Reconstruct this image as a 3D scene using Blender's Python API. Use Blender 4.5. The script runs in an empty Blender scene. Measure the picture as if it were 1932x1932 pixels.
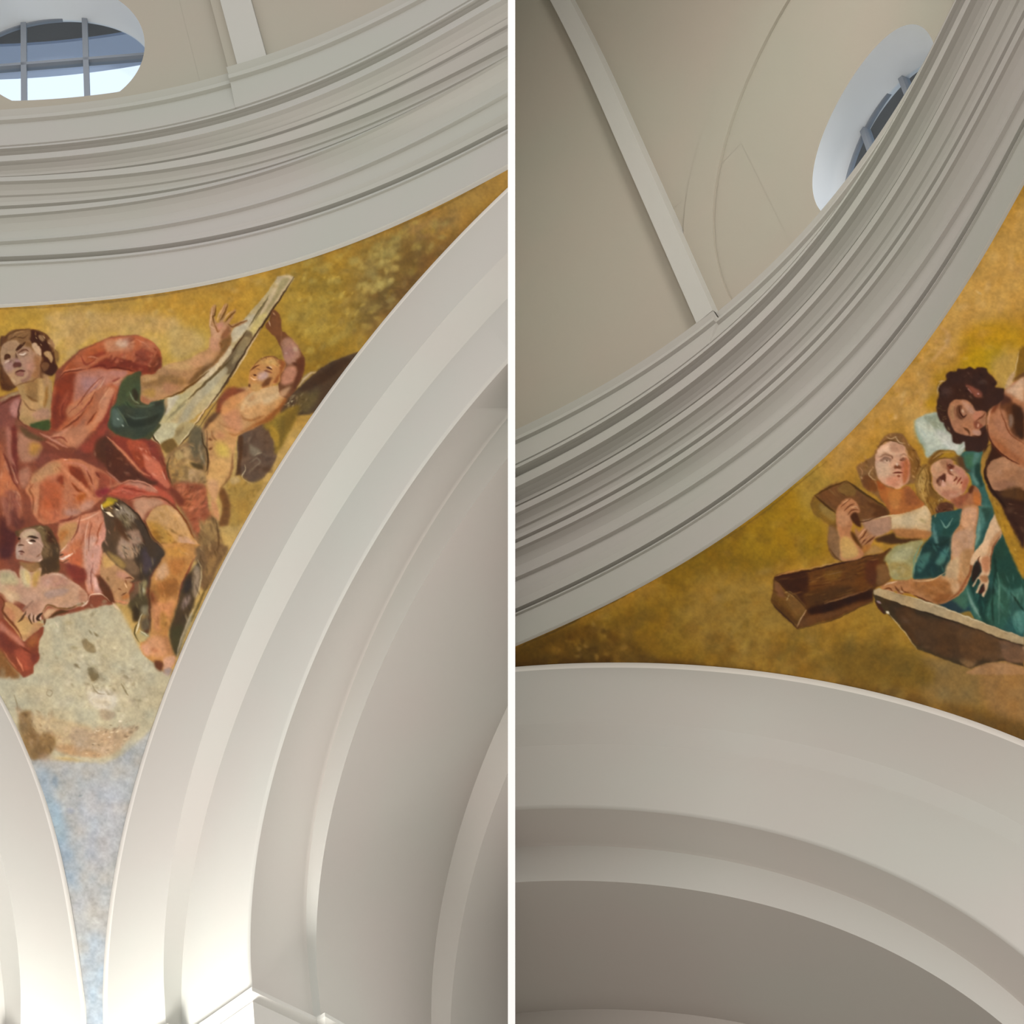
import bpy, bmesh, math, random, json, zlib, base64
import numpy as np
from mathutils import Vector, Matrix

# ------------------------------------------------------------------ camera, world, lights
FIT = json.loads(r'''{"f": 5778.577352, "pit": 0.817861, "roll": -0.176162, "L": {"R": 1.401941, "h": 0.895067, "ey": -0.093845, "ex": -0.093917, "er": 0.0, "ox": -0.003671, "oy": 0.002849, "sx": -0.147478, "sy": 0.014842, "A1": [0.888304, 0.012496, -0.012324], "A1b": [0.890392, 0.043686, -0.047414], "A2": [0.772783, 0.044702, -0.044431], "A3": [0.765082, 0.145186, 0.032184], "A4": [0.753322, 0.146518, -0.018179], "A5": [0.822615, 0.434622, 0.020866], "A6": [0.804152, 0.447257, -0.021194], "ring1": [1.015851, 0.996218], "ring2": [1.006317, 1.010629], "ring3": [1.009369, 1.095074], "ring4": [1.011257, 1.145759], "ring5": [0.99706, 1.186083], "ring6": [0.992751, 1.22486], "ring7": [1.034241, 1.33509], "ring8": [1.023677, 1.335348], "C": [-1.089887, -1.22558, -2.422775], "yaw": 0.612111, "dp": -0.000131, "dr": -2.1e-05}, "R": {"R": 1.473945, "h": 1.01799, "ey": -0.058571, "ex": -0.058573, "er": 0.0, "ox": -0.000171, "oy": 0.000171, "sx": -0.099953, "sy": 0.022833, "A1": [0.9557, -0.001095, 0.021528], "A1b": [0.954112, 0.007797, -0.006435], "A2": [0.814789, 0.007223, 0.027623], "A3": [0.790139, 0.065894, 0.037967], "A4": [0.775238, 0.066415, -0.002755], "A5": [0.775389, 0.33568, 0.00328], "A6": [0.74, 0.337285, 0.0], "ring1": [1.028218, 1.108711], "ring2": [1.028036, 1.137426], "ring3": [1.035694, 1.216521], "ring4": [1.030011, 1.271361], "ring5": [1.018049, 1.30704], "ring6": [1.011533, 1.34809], "ring7": [1.0752, 1.456641], "ring8": [1.069998, 1.458665], "C": [0.408705, -1.784464, -1.694052], "yaw": 1.632998, "dp": 0.000131, "dr": 2.1e-05}, "cor": {"L": {"ring0": [0.457547, 0.236133, 0.05942, 0.870947, [0.001629, -0.00073, -0.000752, 0.000675, -0.002222]], "ring1": [0.457547, 0.236133, 0.05942, 0.870947, [0.001629, -0.00073, -0.000752, -0.006106, -0.003937]], "ring2": [0.457547, 0.236133, 0.05942, 0.870947, [0.001629, -0.00073, -0.000752, -0.00079, -0.003591]], "ring3": [0.457547, 0.236133, 0.05942, 0.870947, [0.001629, -0.00073, -0.000752, 0.003534, -0.002221]], "ring4": [0.457547, 0.236133, 0.05942, 0.870947, [0.001629, -0.00073, -0.000752, -0.009321, 0.002762]], "ring5": [0.457547, 0.236133, 0.05942, 0.870947, [0.001629, -0.00073, -0.000752, 0.001948, -0.002731]], "ring6": [0.457547, 0.236133, 0.05942, 0.870947, [0.001629, -0.00073, -0.000752, 0.002663, -0.001724]], "ring7": [0.457547, 0.236133, 0.05942, 0.870947, [0.001629, -0.00073, -0.000752, 0.001896, -0.002724]], "ring8": [0.457547, 0.236133, 0.05942, 0.870947, [0.001629, -0.00073, -0.000752, -0.003549, -0.002171]], "XA0": [0.543761, 0.363774, 0.0, 1.412829, [-0.000839, 0.00136, 0.001379, -0.001165]], "XA1": [0.543761, 0.363774, 0.0, 1.412829, [-0.000839, 0.00136, 0.001934, -0.001991]], "XA1b": [0.543761, 0.363774, 0.0, 1.412829, [-0.000839, 0.00136, 0.001955, -0.000634]], "XA2": [0.543761, 0.363774, 0.0, 1.412829, [-0.000839, 0.00136, 0.002253, -0.00067]], "XA3": [0.543761, 0.363774, 0.0, 1.412829, [-0.000839, 0.00136, 0.001458, -0.000496]], "XA4": [0.543761, 0.363774, 0.0, 1.412829, [-0.000839, 0.00136, 0.000782, -0.00091]], "XA5": [0.543761, 0.363774, 0.0, 1.412829, [-0.000839, 0.00136, 0.002029, -0.000241]], "XA6": [0.543761, 0.363774, 0.0, 1.412829, [-0.000839, 0.00136, 0.000637, -0.000296]], "YA0": [0.281617, 0.182135, 0.0, 0.533176, [-0.003837, 2.1e-05, 0.007211, -0.000434]]}, "R": {"ring0": [0.873088, 0.276781, 0.350902, 1.359667, [0.001902, -0.001733, -0.004862, 0.002945, 0.001418]], "ring4": [0.873088, 0.276781, 0.350902, 1.359667, [0.001902, -0.001733, -0.004862, 0.004655, 0.000137]], "ring5": [0.873088, 0.276781, 0.350902, 1.359667, [0.001902, -0.001733, -0.004862, 0.00512, 0.000685]], "ring6": [0.873088, 0.276781, 0.350902, 1.359667, [0.001902, -0.001733, -0.004862, 0.003912, 0.000894]], "ring3": [0.873088, 0.276781, 0.350902, 1.359667, [0.001902, -0.001733, -0.004862, 0.002939, 0.002013]], "ring2": [0.873088, 0.276781, 0.350902, 1.359667, [0.001902, -0.001733, -0.004862, 0.000363, 0.002518]], "ring1": [0.873088, 0.276781, 0.350902, 1.359667, [0.001902, -0.001733, -0.004862, 0.005548, 0.002792]], "ring8": [0.873088, 0.276781, 0.350902, 1.359667, [0.001902, -0.001733, -0.004862, -0.002793, 0.006213]], "ring7": [0.873088, 0.276781, 0.350902, 1.359667, [0.001902, -0.001733, -0.004862, -0.002793, 0.006213]], "YA0": [0.981678, 0.255053, 0.475249, 1.433833, [0.000435, -0.000229, -0.000442, 3e-05]], "YA1": [0.981678, 0.255053, 0.475249, 1.433833, [0.000435, -0.000229, -0.001097, 0.00017]], "YA1b": [0.981678, 0.255053, 0.475249, 1.433833, [0.000435, -0.000229, -0.000276, 4e-05]], "YA2": [0.981678, 0.255053, 0.475249, 1.433833, [0.000435, -0.000229, -0.001402, 0.000281]], "YA3": [0.981678, 0.255053, 0.475249, 1.433833, [0.000435, -0.000229, -0.000722, 0.000391]], "YA4": [0.981678, 0.255053, 0.475249, 1.433833, [0.000435, -0.000229, -0.001065, 0.000257]], "YA5": [0.981678, 0.255053, 0.475249, 1.433833, [0.000435, -0.000229, -0.000901, 0.000369]]}}}''')
F_PX = FIT['f']; PITCH = FIT['pit']; ROLL = FIT['roll']
SCN = bpy.context.scene; COL = SCN.collection
CAM = np.array([0.0, 0.0, 1.6]); SC = 6.0            # one model unit = half the crossing = 6 m

def axes(yaw, pit, roll):
    fw = np.array([math.cos(pit)*math.cos(yaw), math.cos(pit)*math.sin(yaw), math.sin(pit)])
    r0 = np.array([math.sin(yaw), -math.cos(yaw), 0.0]); u0 = np.cross(r0, fw)
    return math.cos(roll)*r0+math.sin(roll)*u0, -math.sin(roll)*r0+math.cos(roll)*u0, fw
RT, UP, FW = axes(math.pi/2, PITCH, ROLL)

cd = bpy.data.cameras.new('camera'); cam = bpy.data.objects.new('camera', cd); COL.objects.link(cam)
cd.sensor_width = 36.0; cd.lens = 36.0*F_PX/1932.0; cd.clip_start = 0.1; cd.clip_end = 500
cam.matrix_world = Matrix(((RT[0], UP[0], -FW[0], CAM[0]), (RT[1], UP[1], -FW[1], CAM[1]), (RT[2], UP[2], -FW[2], CAM[2]), (0, 0, 0, 1)))
SCN.camera = cam
SCN.view_settings.view_transform = 'Standard'; SCN.view_settings.look = 'None'
SCN.view_settings.gamma = 1.0; SCN.view_settings.use_curve_mapping = False
SCN.view_settings.exposure = 0.0

W = bpy.data.worlds.new('world'); SCN.world = W; W.use_nodes = True
nt = W.node_tree; nt.nodes.clear()
wo = nt.nodes.new('ShaderNodeOutputWorld'); wb = nt.nodes.new('ShaderNodeBackground')
tc = nt.nodes.new('ShaderNodeTexCoord'); sx = nt.nodes.new('ShaderNodeSeparateXYZ'); wr = nt.nodes.new('ShaderNodeValToRGB')
mr = nt.nodes.new('ShaderNodeMapRange'); mr.inputs['From Min'].default_value = -1; mr.inputs['From Max'].default_value = 1
nt.links.new(tc.outputs['Generated'], sx.inputs[0]); nt.links.new(sx.outputs['Z'], mr.inputs['Value'])
nt.links.new(mr.outputs[0], wr.inputs[0]); nt.links.new(wr.outputs[0], wb.inputs[0]); nt.links.new(wb.outputs[0], wo.inputs[0])
WORLD = [(0.0, (.46, .43, .39)), (.40, (.62, .58, .53)), (.52, (.95, .93, .90)), (.70, (1.25, 1.27, 1.3)), (1.0, (1.0, 1.1, 1.25))]
while len(wr.color_ramp.elements) < len(WORLD): wr.color_ramp.elements.new(.5)
for e, (p, c) in zip(wr.color_ramp.elements, WORLD): e.position = p; e.color = (*c, 1)
wb.inputs['Strength'].default_value = 1.0

def area(name, loc, target, size, power, color, spread=math.pi):
    l = bpy.data.lights.new(name, 'AREA'); l.shape = 'RECTANGLE'; l.size, l.size_y = size; l.energy = power; l.color = color; l.spread = spread
    o = bpy.data.objects.new(name, l); COL.objects.link(o); o.location = loc
    o.rotation_euler = (Vector(target)-Vector(loc)).to_track_quat('-Z', 'Y').to_euler()
    return o

# added fill lamps behind the camera and inside the right drum; floodlights on the pier capitals just below the frame
area('nave_fill_light', (-3.5, -16, 4), (1, 18, 16.5), (14, 7), 4700, (1.0, .985, .965))
def model_point(k, p):
    m = FIT[k]; a = math.pi/2-m['yaw']; q = np.array(p)-np.array(m['C'])
    return np.array([q[0]*math.cos(a)-q[1]*math.sin(a), q[0]*math.sin(a)+q[1]*math.cos(a), q[2]])*SC+CAM
area('floodlight', model_point('L', (.80, .80, -.42)), model_point('L', (.97, .97, .1)), (.5, .5), 270, (1, .99, .97))
area('floodlight', model_point('R', (.95, .62, -.1)), model_point('R', (.8, 1., .5)), (.5, .5), 60, (1, .98, .95))
area('drum_fill_light', model_point('R', (1.0, .1, 1.75)), model_point('R', (.15, 1.05, 1.7)), (3, 2.5), 165, (1, .98, .95), 1.9)  # added lamp inside the drum, lifts its dark left side


# ------------------------------------------------------------------ materials
def lin(c):
    c = np.asarray(c, float); return np.where(c <= .04045, c/12.92, ((c+.055)/1.055)**2.4)
def hexc(h): return tuple(lin([int(h[i:i+2], 16)/255 for i in (0, 2, 4)]))
def plaster(name, a, b, rough=.85, scale=.6, bump=.05):
    m = bpy.data.materials.new(name); m.use_nodes = True; t = m.node_tree; P = t.nodes['Principled BSDF']
    P.inputs['Roughness'].default_value = rough; P.inputs['Specular IOR Level'].default_value = .25
    g = t.nodes.new('ShaderNodeNewGeometry'); n = t.nodes.new('ShaderNodeTexNoise'); n.inputs['Scale'].default_value = scale
    n.inputs['Detail'].default_value = 4; r = t.nodes.new('ShaderNodeValToRGB')
    r.color_ramp.elements[0].position = .35; r.color_ramp.elements[0].color = (*a, 1)
    r.color_ramp.elements[1].position = .65; r.color_ramp.elements[1].color = (*b, 1)
    t.links.new(g.outputs['Position'], n.inputs['Vector']); t.links.new(n.outputs['Fac'], r.inputs[0]); t.links.new(r.outputs[0], P.inputs['Base Color'])
    n2 = t.nodes.new('ShaderNodeTexNoise'); n2.inputs['Scale'].default_value = 9; n2.inputs['Detail'].default_value = 6
    t.links.new(g.outputs['Position'], n2.inputs['Vector']); bp = t.nodes.new('ShaderNodeBump')
    bp.inputs['Strength'].default_value = bump; bp.inputs['Distance'].default_value = .02
    t.links.new(n2.outputs['Fac'], bp.inputs['Height']); t.links.new(bp.outputs[0], P.inputs['Normal'])
    return m
M = {}
M['arch'] = plaster('arch_plaster', (.43, .40, .365), (.42, .415, .375))
M['ring'] = plaster('cornice_plaster', (.40, .37, .335), (.38, .375, .325))
M['drum'] = plaster('drum_plaster', (.36, .315, .255), (.342, .322, .258))
M['rib'] = plaster('rib_plaster', (.44, .42, .38), (.43, .42, .375))
M['vault'] = plaster('vault_plaster', (.40, .36, .325), (.39, .37, .33))
M['white'] = plaster('white_plaster', (.97, .97, .97), (.96, .97, .97), bump=0)
M['lit_rim'] = plaster('lit_rim_plaster', (.66, .62, .57), (.65, .63, .57))  # whiter tone paints in the bright lit edge around the arches
M['reveal'] = plaster('skylit_reveal_plaster', (.72, .74, .76), (.70, .73, .74))  # bluish white puts the skylight on the reveal into its colour
def plain(name, c, rough=.6, metal=0):
    m = bpy.data.materials.new(name); m.use_nodes = True; P = m.node_tree.nodes['Principled BSDF']
    P.inputs['Base Color'].default_value = (*c, 1); P.inputs['Roughness'].default_value = rough; P.inputs['Metallic'].default_value = metal
    return m
M['iron'] = plain('grey_painted_iron', (.20, .22, .25), .5)
M['eave'] = plain('eave_board', (.50, .62, .85), .8); M['eave_dark'] = plain('dark_eave_timber', (.10, .10, .10), .8)
g = bpy.data.materials.new('window_glass'); g.use_nodes = True; t = g.node_tree; t.nodes.clear()
o_ = t.nodes.new('ShaderNodeOutputMaterial'); mx = t.nodes.new('ShaderNodeMixShader'); tr = t.nodes.new('ShaderNodeBsdfTransparent'); gl = t.nodes.new('ShaderNodeBsdfGlossy')
tr.inputs[0].default_value = (.90, .95, 1, 1); gl.inputs['Roughness'].default_value = .08; mx.inputs[0].default_value = .06
t.links.new(tr.outputs[0], mx.inputs[1]); t.links.new(gl.outputs[0], mx.inputs[2]); t.links.new(mx.outputs[0], o_.inputs[0]); M['glass'] = g

# ------------------------------------------------------------------ model frames
class Half:
    def __init__(s, k):
        s.k = k; s.m = FIT[k]; s.cor = FIT['cor'][k]; s.C = np.array(s.m['C']); a = math.pi/2-s.m['yaw']
        s.rz = np.array([[math.cos(a), -math.sin(a), 0], [math.sin(a), math.cos(a), 0], [0, 0, 1]])
        s.el = 1+s.m['ex']; s.R = s.m['R']; s.h = s.m['h']
    def W(s, P): return (np.asarray(P)-s.C) @ s.rz.T*SC+CAM
    def delta(s, key, th):
        if key not in s.cor: return np.zeros_like(th)
        m0, sc, a, b, co = s.cor[key]
        return np.polyval(co, (np.clip(th, a-.01, b+.01)-m0)/sc)
    def ring(s, key, ph, dr=0., dz=0.):
        m = s.m
        if key == 'ring0': r, z = math.sqrt(s.R**2-(s.h/s.el)**2), s.h
        else: r, z = m[key]
        return r+s.delta(key, ph)+dr, z+dz+0*ph
    def rz2p(s, r, z, ph):
        m = s.m; return np.stack([m['ox']+m['sx']*(z-m['h'])+r*np.cos(ph), m['oy']+m['sy']*(z-m['h'])+r*np.sin(ph), z+0*ph], -1)
    def arch(s, ax, key, th, dr=0., dd=0.):
        """point on an arch curve; th = 0 springing (corner side) .. pi/2 crown; th < 0 runs down the leg"""
        m = s.m
        if key == 'A0': r, d, c = math.sqrt(s.R**2-1), 0., 0.
        else: r, d, c = m[key]
        ck = ('X' if ax == 0 else 'Y')+key
        if ck not in s.cor: ck = ('Y' if ax == 0 else 'X')+key
        tt = np.maximum(th, 0); r = r+s.delta(ck, tt)+dr
        hz = r*np.cos(tt); v = np.where(th >= 0, c+s.el*r*np.sin(tt), c+th)
        P = np.zeros((len(th), 3)); P[:, ax] = 1+d+dd; P[:, 1-ax] = hz; P[:, 2] = v
        return P
HL, HR = Half('L'), Half('R')
TF = 18.6                                   # distance of the dividing fin's front edge, metres
X0, X1 = -7.7/F_PX*TF, 6.0/F_PX*TF          # its two faces, in metres left and right of the line of sight

# ------------------------------------------------------------------ mesh helpers
def clip(bm, half):
    n = Vector(RT); p = Vector(CAM)+n*((X0+.012) if half is HL else (X1-.012))
    bmesh.ops.bisect_plane(bm, geom=bm.verts[:]+bm.edges[:]+bm.faces[:], plane_co=p, plane_no=n if half is HL else -n, clear_outer=True)
def obj(name, bm, mat, parent=None, smooth=False):
    me = bpy.data.meshes.new(name); bm.to_mesh(me); bm.free()
    if smooth: me.polygons.foreach_set('use_smooth', [True]*len(me.polygons))
    me.materials.append(mat); o = bpy.data.objects.new(name, me); COL.objects.link(o)
    if parent: o.parent = parent
    return o
def tag(o, label=None, cat=None, group=None, kind=None):
    for k, v in (('label', label), ('category', cat), ('group', group), ('kind', kind)):
        if v: o[k] = v
    return o
def empty(name, loc, **k):
    o = bpy.data.objects.new(name, None); COL.objects.link(o); o.location = loc; o.empty_display_size = .3
    tag(o, **k); return o
def strip(bm, rows):
    """rows: list of (n,3) arrays in world space; quads between consecutive rows, shared vertices"""
    vs = [[bm.verts.new(p) for p in r] for r in rows]
    for a, b in zip(vs, vs[1:]):
        for i in range(len(a)-1): bm.faces.new((a[i], a[i+1], b[i+1], b[i]))
def band(name, half, rows, mat, parent, sharp=True, do_clip=True, thick=0.0):
    """a band of plaster between successive curves; sharp = each pair its own faces"""
    bm = bmesh.new(); rows = [half.W(r) for r in rows]
    if sharp:
        for a, b in zip(rows, rows[1:]): strip(bm, [a, b])
    else: strip(bm, rows)
    if do_clip: clip(bm, half)
    if not bm.faces: bm.free(); return None
    o = obj(name, bm, mat, None, True)
    if parent: o.parent = parent; o.matrix_parent_inverse = Matrix.Translation(-parent.location)
    return o

# ------------------------------------------------------------------ arches
def smooth_rows(half, ax, seq, th):
    return [half.arch(ax, k, th, dr, dd) for (k, dr, dd) in seq]
def build_arch(half, ax, label, th0, th1):
    th = np.concatenate([np.linspace(th0, 0, 8)[:-1], np.linspace(0, th1, 150)])
    loc = half.W(half.arch(ax, 'A0', np.array([0.]))[0])
    root = empty('moulded_arch', loc, label=label, cat='arch')
    a = lambda k, dr=0., dd=0.: half.arch(ax, k, th, dr, dd)
    band('outer_band', half, [a('A0', .004, .05), a('A0', .0, .003), a('A0', 0, -.0005), a('A0', -.001, -.0015), a('A0', -.010, -.0015)], M['lit_rim'], root, False)
    band('outer_face', half, [a('A0', -.010, -.0015), a('A1')], M['arch'], root)
    band('step_reveal', half, [a('A1'), a('A1b')], M['arch'], root)
    band('middle_face', half, [a('A1b'), a('A2', .004, -.001), a('A2', .001, .0), a('A2', 0, .003)], M['arch'], root, False)
    band('soffit', half, [a('A2', 0, .003), a('A3', .003, -.004), a('A3', .0, .0)], M['vault'], root, False)
    band('inner_fillet', half, [a('A3'), a('A4')], M['arch'], root)
    band('inner_vault', half, [a('A4'), a('A5')], M['vault'], root)
    A6 = half.m['A6']; A5 = half.m['A5']
    band('far_rib', half, [a('A5'), a('A6')], M['vault'], root)
    band('far_vault', half, [a('A6'), a('A6', 0, .9)], M['vault'], root)
    # end wall of the arm behind the arch
    bm = bmesh.new(); q = a('A6', .05, .9)
    w = half.W(q); c = q.copy(); c[:, 1-ax] = -.3; cw = half.W(c); strip(bm, [w, cw]); clip(bm, half)
    e = obj('end_wall', bm, M['vault']); e.parent = root; e.matrix_parent_inverse = Matrix.Translation(-root.location)
    return root
build_arch(HL, 0, 'large white moulded arch right of the fresco of the red-robed seated figure', -.55, 2.0)
build_arch(HL, 1, 'white moulded arch cut off at the lower left edge, left of the blue fresco tip', -.55, 2.0)
build_arch(HR, 1, 'low wide white moulded arch below the fresco with the wooden cross and teal dress', -.3, 2.3)

# imposts: stepped capital mouldings under the left crossing's arches
def impost(half, label):
    m = half.m; zt = -.092
    r = lambda k: m[k][0] if k != 'A0' else math.sqrt(half.R**2-1)
    d = lambda k: m[k][1] if k != 'A0' else 0
    plan = [(1.0, r('A0')), (1.0+d('A1'), r('A1')), (1.0+d('A1b'), r('A1b')), (1+d('A2'), r('A2')), (1+d('A3'), r('A3')), (1+d('A4'), r('A4')), (1+d('A5')-.02, r('A4'))]
    P = [(x, y) for x, y in plan]; Q = [(y, x) for x, y in plan]
    full = Q[::-1]+P
    # offset each vertex of the stair outward
    def off(poly, p):
        out = []
        for i, (x, y) in enumerate(poly):
            a = poly[max(i-1, 0)]; b = poly[min(i+1, len(poly)-1)]
            def nrm(u, v):
                dx, dy = v[0]-u[0], v[1]-u[1]; L = math.hypot(dx, dy) or 1; return (dy/L, -dx/L)
            n1 = nrm(a, (x, y)) if i else nrm((x, y), b); n2 = nrm((x, y), b) if i < len(poly)-1 else n1
            s = 1+n1[0]*n2[0]+n1[1]*n2[1]; s = max(s, .35)
            out.append((x+p*(n1[0]+n2[0])/s, y+p*(n1[1]+n2[1])/s))
        return out
    prof = [(0, .0), (.014, 0), (.014, -.006), (.005, -.014), (.012, -.020), (.016, -.075), (.004, -.09), (.004, -.30)]
    sign = 1
    t_ = off(full, .01)
    c0 = np.mean(full, 0); 
    if np.hypot(*(np.array(t_).mean(0))) > np.hypot(*c0): sign = -1
    bm = bmesh.new(); rows = []
    for p, z in prof:
        rows.append(half.W(np.array([(x, y, zt+z) for x, y in off(full, sign*p)])))
    for a, b in zip(rows, rows[1:]): 
        for i in range(len(a)-1):
            strip(bm, [a[i:i+2], b[i:i+2]])
    clip(bm, half)
    o = obj('pier_capital', bm, M['arch']); tag(o, 'white stepped pier capital at the bottom edge under the foot of the large arch', 'capital'); return o
impost(HL, 'white stepped capital of the pier at the bottom edge, under the foot of the large arch')

# ------------------------------------------------------------------ ring cornice, drum
KEYS = ['ring0', 'ring1', 'ring2', 'ring3', 'ring4', 'ring5', 'ring6']
def ringpt(half, u, ph, dr, dz=0., top='ring7'):
    ks = KEYS+[top]; i = min(int(u), len(ks)-2); f = u-i
    r0, z0 = half.ring(ks[i], ph); r1, z1 = half.ring(ks[i+1], ph)
    return half.rz2p(r0+(r1-r0)*f+dr, z0+(z1-z0)*f+dz, ph)
PROF = {
 'lit_edge_bead': [(0, .012), (0, -.002), (.004, -.004), (.018, -.002), (.02, -.001)],  # bead in paler plaster, paints in the bright lit edge below the fascia
 'fascia': [(.02, -.001), (.84, -.002), (.85, -.005), (.93, -.003), (.94, .002), (1, .004), (1, 0)],
 'astragal': [(1, 0), (1.0, -.006), (1.5, -.001), (1.52, .001), (2, .004), (2, .008)],
 'frieze': [(2, .008), (2.02, .012), (2.42, .012), (2.44, .007), (2.56, .010), (2.58, .012), (2.80, .012), (2.93, .006), (3, 0)],
 'bed_moulding': [(3, 0), (3.0, -.005), (3.28, .001), (3.29, .007), (3.44, .009), (3.45, .004), (3.60, .006), (3.61, .009), (3.78, .008), (3.79, .005), (3.90, .003), (4, -.002)],
 'corona': [(4, -.002), (4.0, -.008), (4.38, -.002), (4.39, .007), (4.60, .009), (4.61, .005), (4.76, .006), (4.77, .009), (4.92, .006), (5, 0)],
 'crown_moulding': [(5, 0), (5.0, -.008), (5.55, .001), (5.56, .007), (5.76, .009), (5.80, .003), (5.80, -.003), (6, .001), (6, .014)]}
def build_cornice(half, label, p0, p1):
    ph = np.linspace(p0, p1, 220)
    root = empty('ring_cornice', half.W(ringpt(half, 0, np.array([.7]), 0)[0]), label=label, cat='cornice')
    for nm, pr in PROF.items():
        band(nm, half, [ringpt(half, u, ph, dr) for u, dr in pr], M['rib' if nm == 'lit_edge_bead' else 'ring'], root)
    return root
def build_drum(half, n, p0, p1, pb, pc, zc, a, b, zflat, ribs, bars, gl, ztop=2.9):
    """pb: azimuth where the plinth steps; window centre (pc,zc), semi axes a (azimuth), b"""
    root = empty('wall_drum' if n == 1 else 'wall_drum_far', half.W(ringpt(half, 6, np.array([.7]), 0)[0]))
    tag(root, kind='structure')
    def add(name, bm, mat, smooth=True):
        clip(bm, half)
        if not bm.faces: bm.free(); return None
        o = obj(name, bm, mat, None, smooth); o.parent = root; o.matrix_parent_inverse = Matrix.Translation(-root.location); return o
    win_hi = pb if half is HL else pb        # bay containing the window
    bays = []
    if half is HL: bays = [('ring8', p0, pb), ('ring7', pb, p1)]
    else: bays = [('ring7', p0, pb), ('ring8', pb, p1)]
    DW = .012
    r7 = half.m['ring7'][0]+DW
    for key, q0, q1 in bays:
        ph = np.linspace(q0, q1, 120)
        rows = [ringpt(half, u, ph, dr, 0, key) for u, dr in ((6, .01), (6.04, .0), (6.80, 0), (6.82, -.006), (6.90, -.008), (6.93, -.002), (7.0, -.002))]
        r_, z_ = half.ring(key, ph); rows += [half.rz2p(r_-.006, z_+.012, ph), half.rz2p(r_+DW, z_+.016, ph)]
        bm = bmesh.new()
        for A, B in zip(rows, rows[1:]): strip(bm, [half.W(A), half.W(B)])
        add('base_moulding', bm, M['ring'])
    # end face of the plinth step
    bm = bmesh.new(); q = np.array([pb, pb])
    def pts(key): return [ringpt(half, u, q, dr, 0, key)[0] for u, dr in ((6, 0), (6.04, .0), (6.80, 0), (6.82, -.006), (6.90, -.008), (6.93, -.002), (7.0, -.002))]
    A, B = pts('ring7'), pts('ring8'); out = [half.rz2p(1.2, p[2], np.array([pb]))[0] for p in A]
    strip(bm, [half.W(np.array(B)), half.W(np.array(out))]); add('plinth_end', bm, M['ring'], False)
    # plain wall of the other bay and above
    def wallgrid(q0, q1, r, z0, z1, nm='wall_panel', mat='drum'):
        ph = np.linspace(q0, q1, 60); bm = bmesh.new()
        strip(bm, [half.W(half.rz2p(r-max(0, z-2.05)**2*.25, z, ph)) for z in np.linspace(z0, z1, 24)]); return add(nm, bm, M[mat])
    zb = half.m['ring7'][1]+.0
    r8 = half.m['ring8'][0]+DW
    o = bays[0] if bays[0][0] == 'ring8' else bays[1]
    wallgrid(o[1], o[2], r8, zb, ztop)
    w = bays[0] if bays[0][0] == 'ring7' else bays[1]
    wa, wb2 = pc-.19, pc+.19
    zt = zc+b+.12
    if w[1] < wa: wallgrid(w[1], wa+.003, r7+.0004, zb, zt+.003)
    if wb2 < w[2]: wallgrid(wb2-.003, w[2], r7+.0004, zb, zt+.003)
    wallgrid(w[1], w[2], r7+.0002, zt-.003, ztop)
    # window cell with opening
    N = 128; al = np.linspace(0, 2*math.pi, N+1)
    gp, gz, ga, gb = gl; hp = pc+a*np.cos(al); hz = np.maximum(zc+b*np.sin(al), zflat)
    cx, sy = np.cos(al), np.sin(al)
    k = np.minimum((.19)/np.maximum(abs(cx), 1e-6), np.where(sy > 0, (zt-zc), (zc-zb))/np.maximum(abs(sy), 1e-6))
    op = pc+np.clip(k*cx, -.19, .19); oz = np.clip(zc+k*sy, zb, zt)
    bm = bmesh.new()
    strip(bm, [half.W(half.rz2p(r7+0*hp, hz+(oz-hz)*f, hp+(op-hp)*f)) for f in (0, .15, .35, .6, .8, 1)]); add('window_wall', bm, M['drum'])
    # window
    DP = .055
    wroot = empty('window_%d' % n, half.W(half.rz2p(r7, zc, np.array([pc]))[0])); tag(wroot, kind='structure')
    def wadd(name, bm, mat, parent=wroot, smooth=False):
        clip(bm, half)
        if not bm.faces: bm.free(); return None
        o = obj(name, bm, mat, None, smooth); o.parent = parent; o.matrix_parent_inverse = Matrix.Translation(-parent.location); return o
    bm = bmesh.new()
    g2p, g2z = gp+ga*np.cos(al), gz+gb*np.sin(al)
    strip(bm, [half.W(half.rz2p(r7+f*DP, hz+(g2z-hz)*min(f, 1), hp+(g2p-hp)*min(f, 1))) for f in (0, .05, .35, .7, 1., 1.3)]); wadd('window_reveal', bm, M['reveal'], smooth=True)
    # local flat frame of the glass
    c = half.W(half.rz2p(r7+DP, gz, np.array([gp]))[0:1])[0]
    e1 = half.W(half.rz2p(r7+DP, gz, np.array([gp+.01])))[0]-c; e1 /= np.linalg.norm(e1)
    e3 = np.array([0, 0, 1.]); e2 = np.cross(e1, e3); e2 /= np.linalg.norm(e2)
    rc = half.W(half.rz2p(r7, gz, np.array([gp])))[0]-c
    if np.dot(e2, rc) > 0: e2 = -e2           # e2 points outdoors
    RA = ga*(r7+DP)*SC; RB = gb*SC
    def L(u, v, w): return c+e1*u*RA+e3*v*RB+e2*w
    circ = [(1.0*math.cos(t), 1.0*math.sin(t)) for t in np.linspace(0, 2*math.pi, 65)[:-1]]
    us, vs = bars
    ub = [-1.3]+us+[1.3]; vb = [-1.3]+vs+[1.3]; hw = .022
    def cut(poly, ax, val, keep_hi):
        out = []
        for i in range(len(poly)):
            p, q = poly[i], poly[(i+1) % len(poly)]; fp = (p[ax]-val)*(1 if keep_hi else -1); fq = (q[ax]-val)*(1 if keep_hi else -1)
            if fp >= 0: out.append(p)
            if fp*fq < 0: t = fp/(fp-fq); out.append((p[0]+t*(q[0]-p[0]), p[1]+t*(q[1]-p[1])))
        return out
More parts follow.
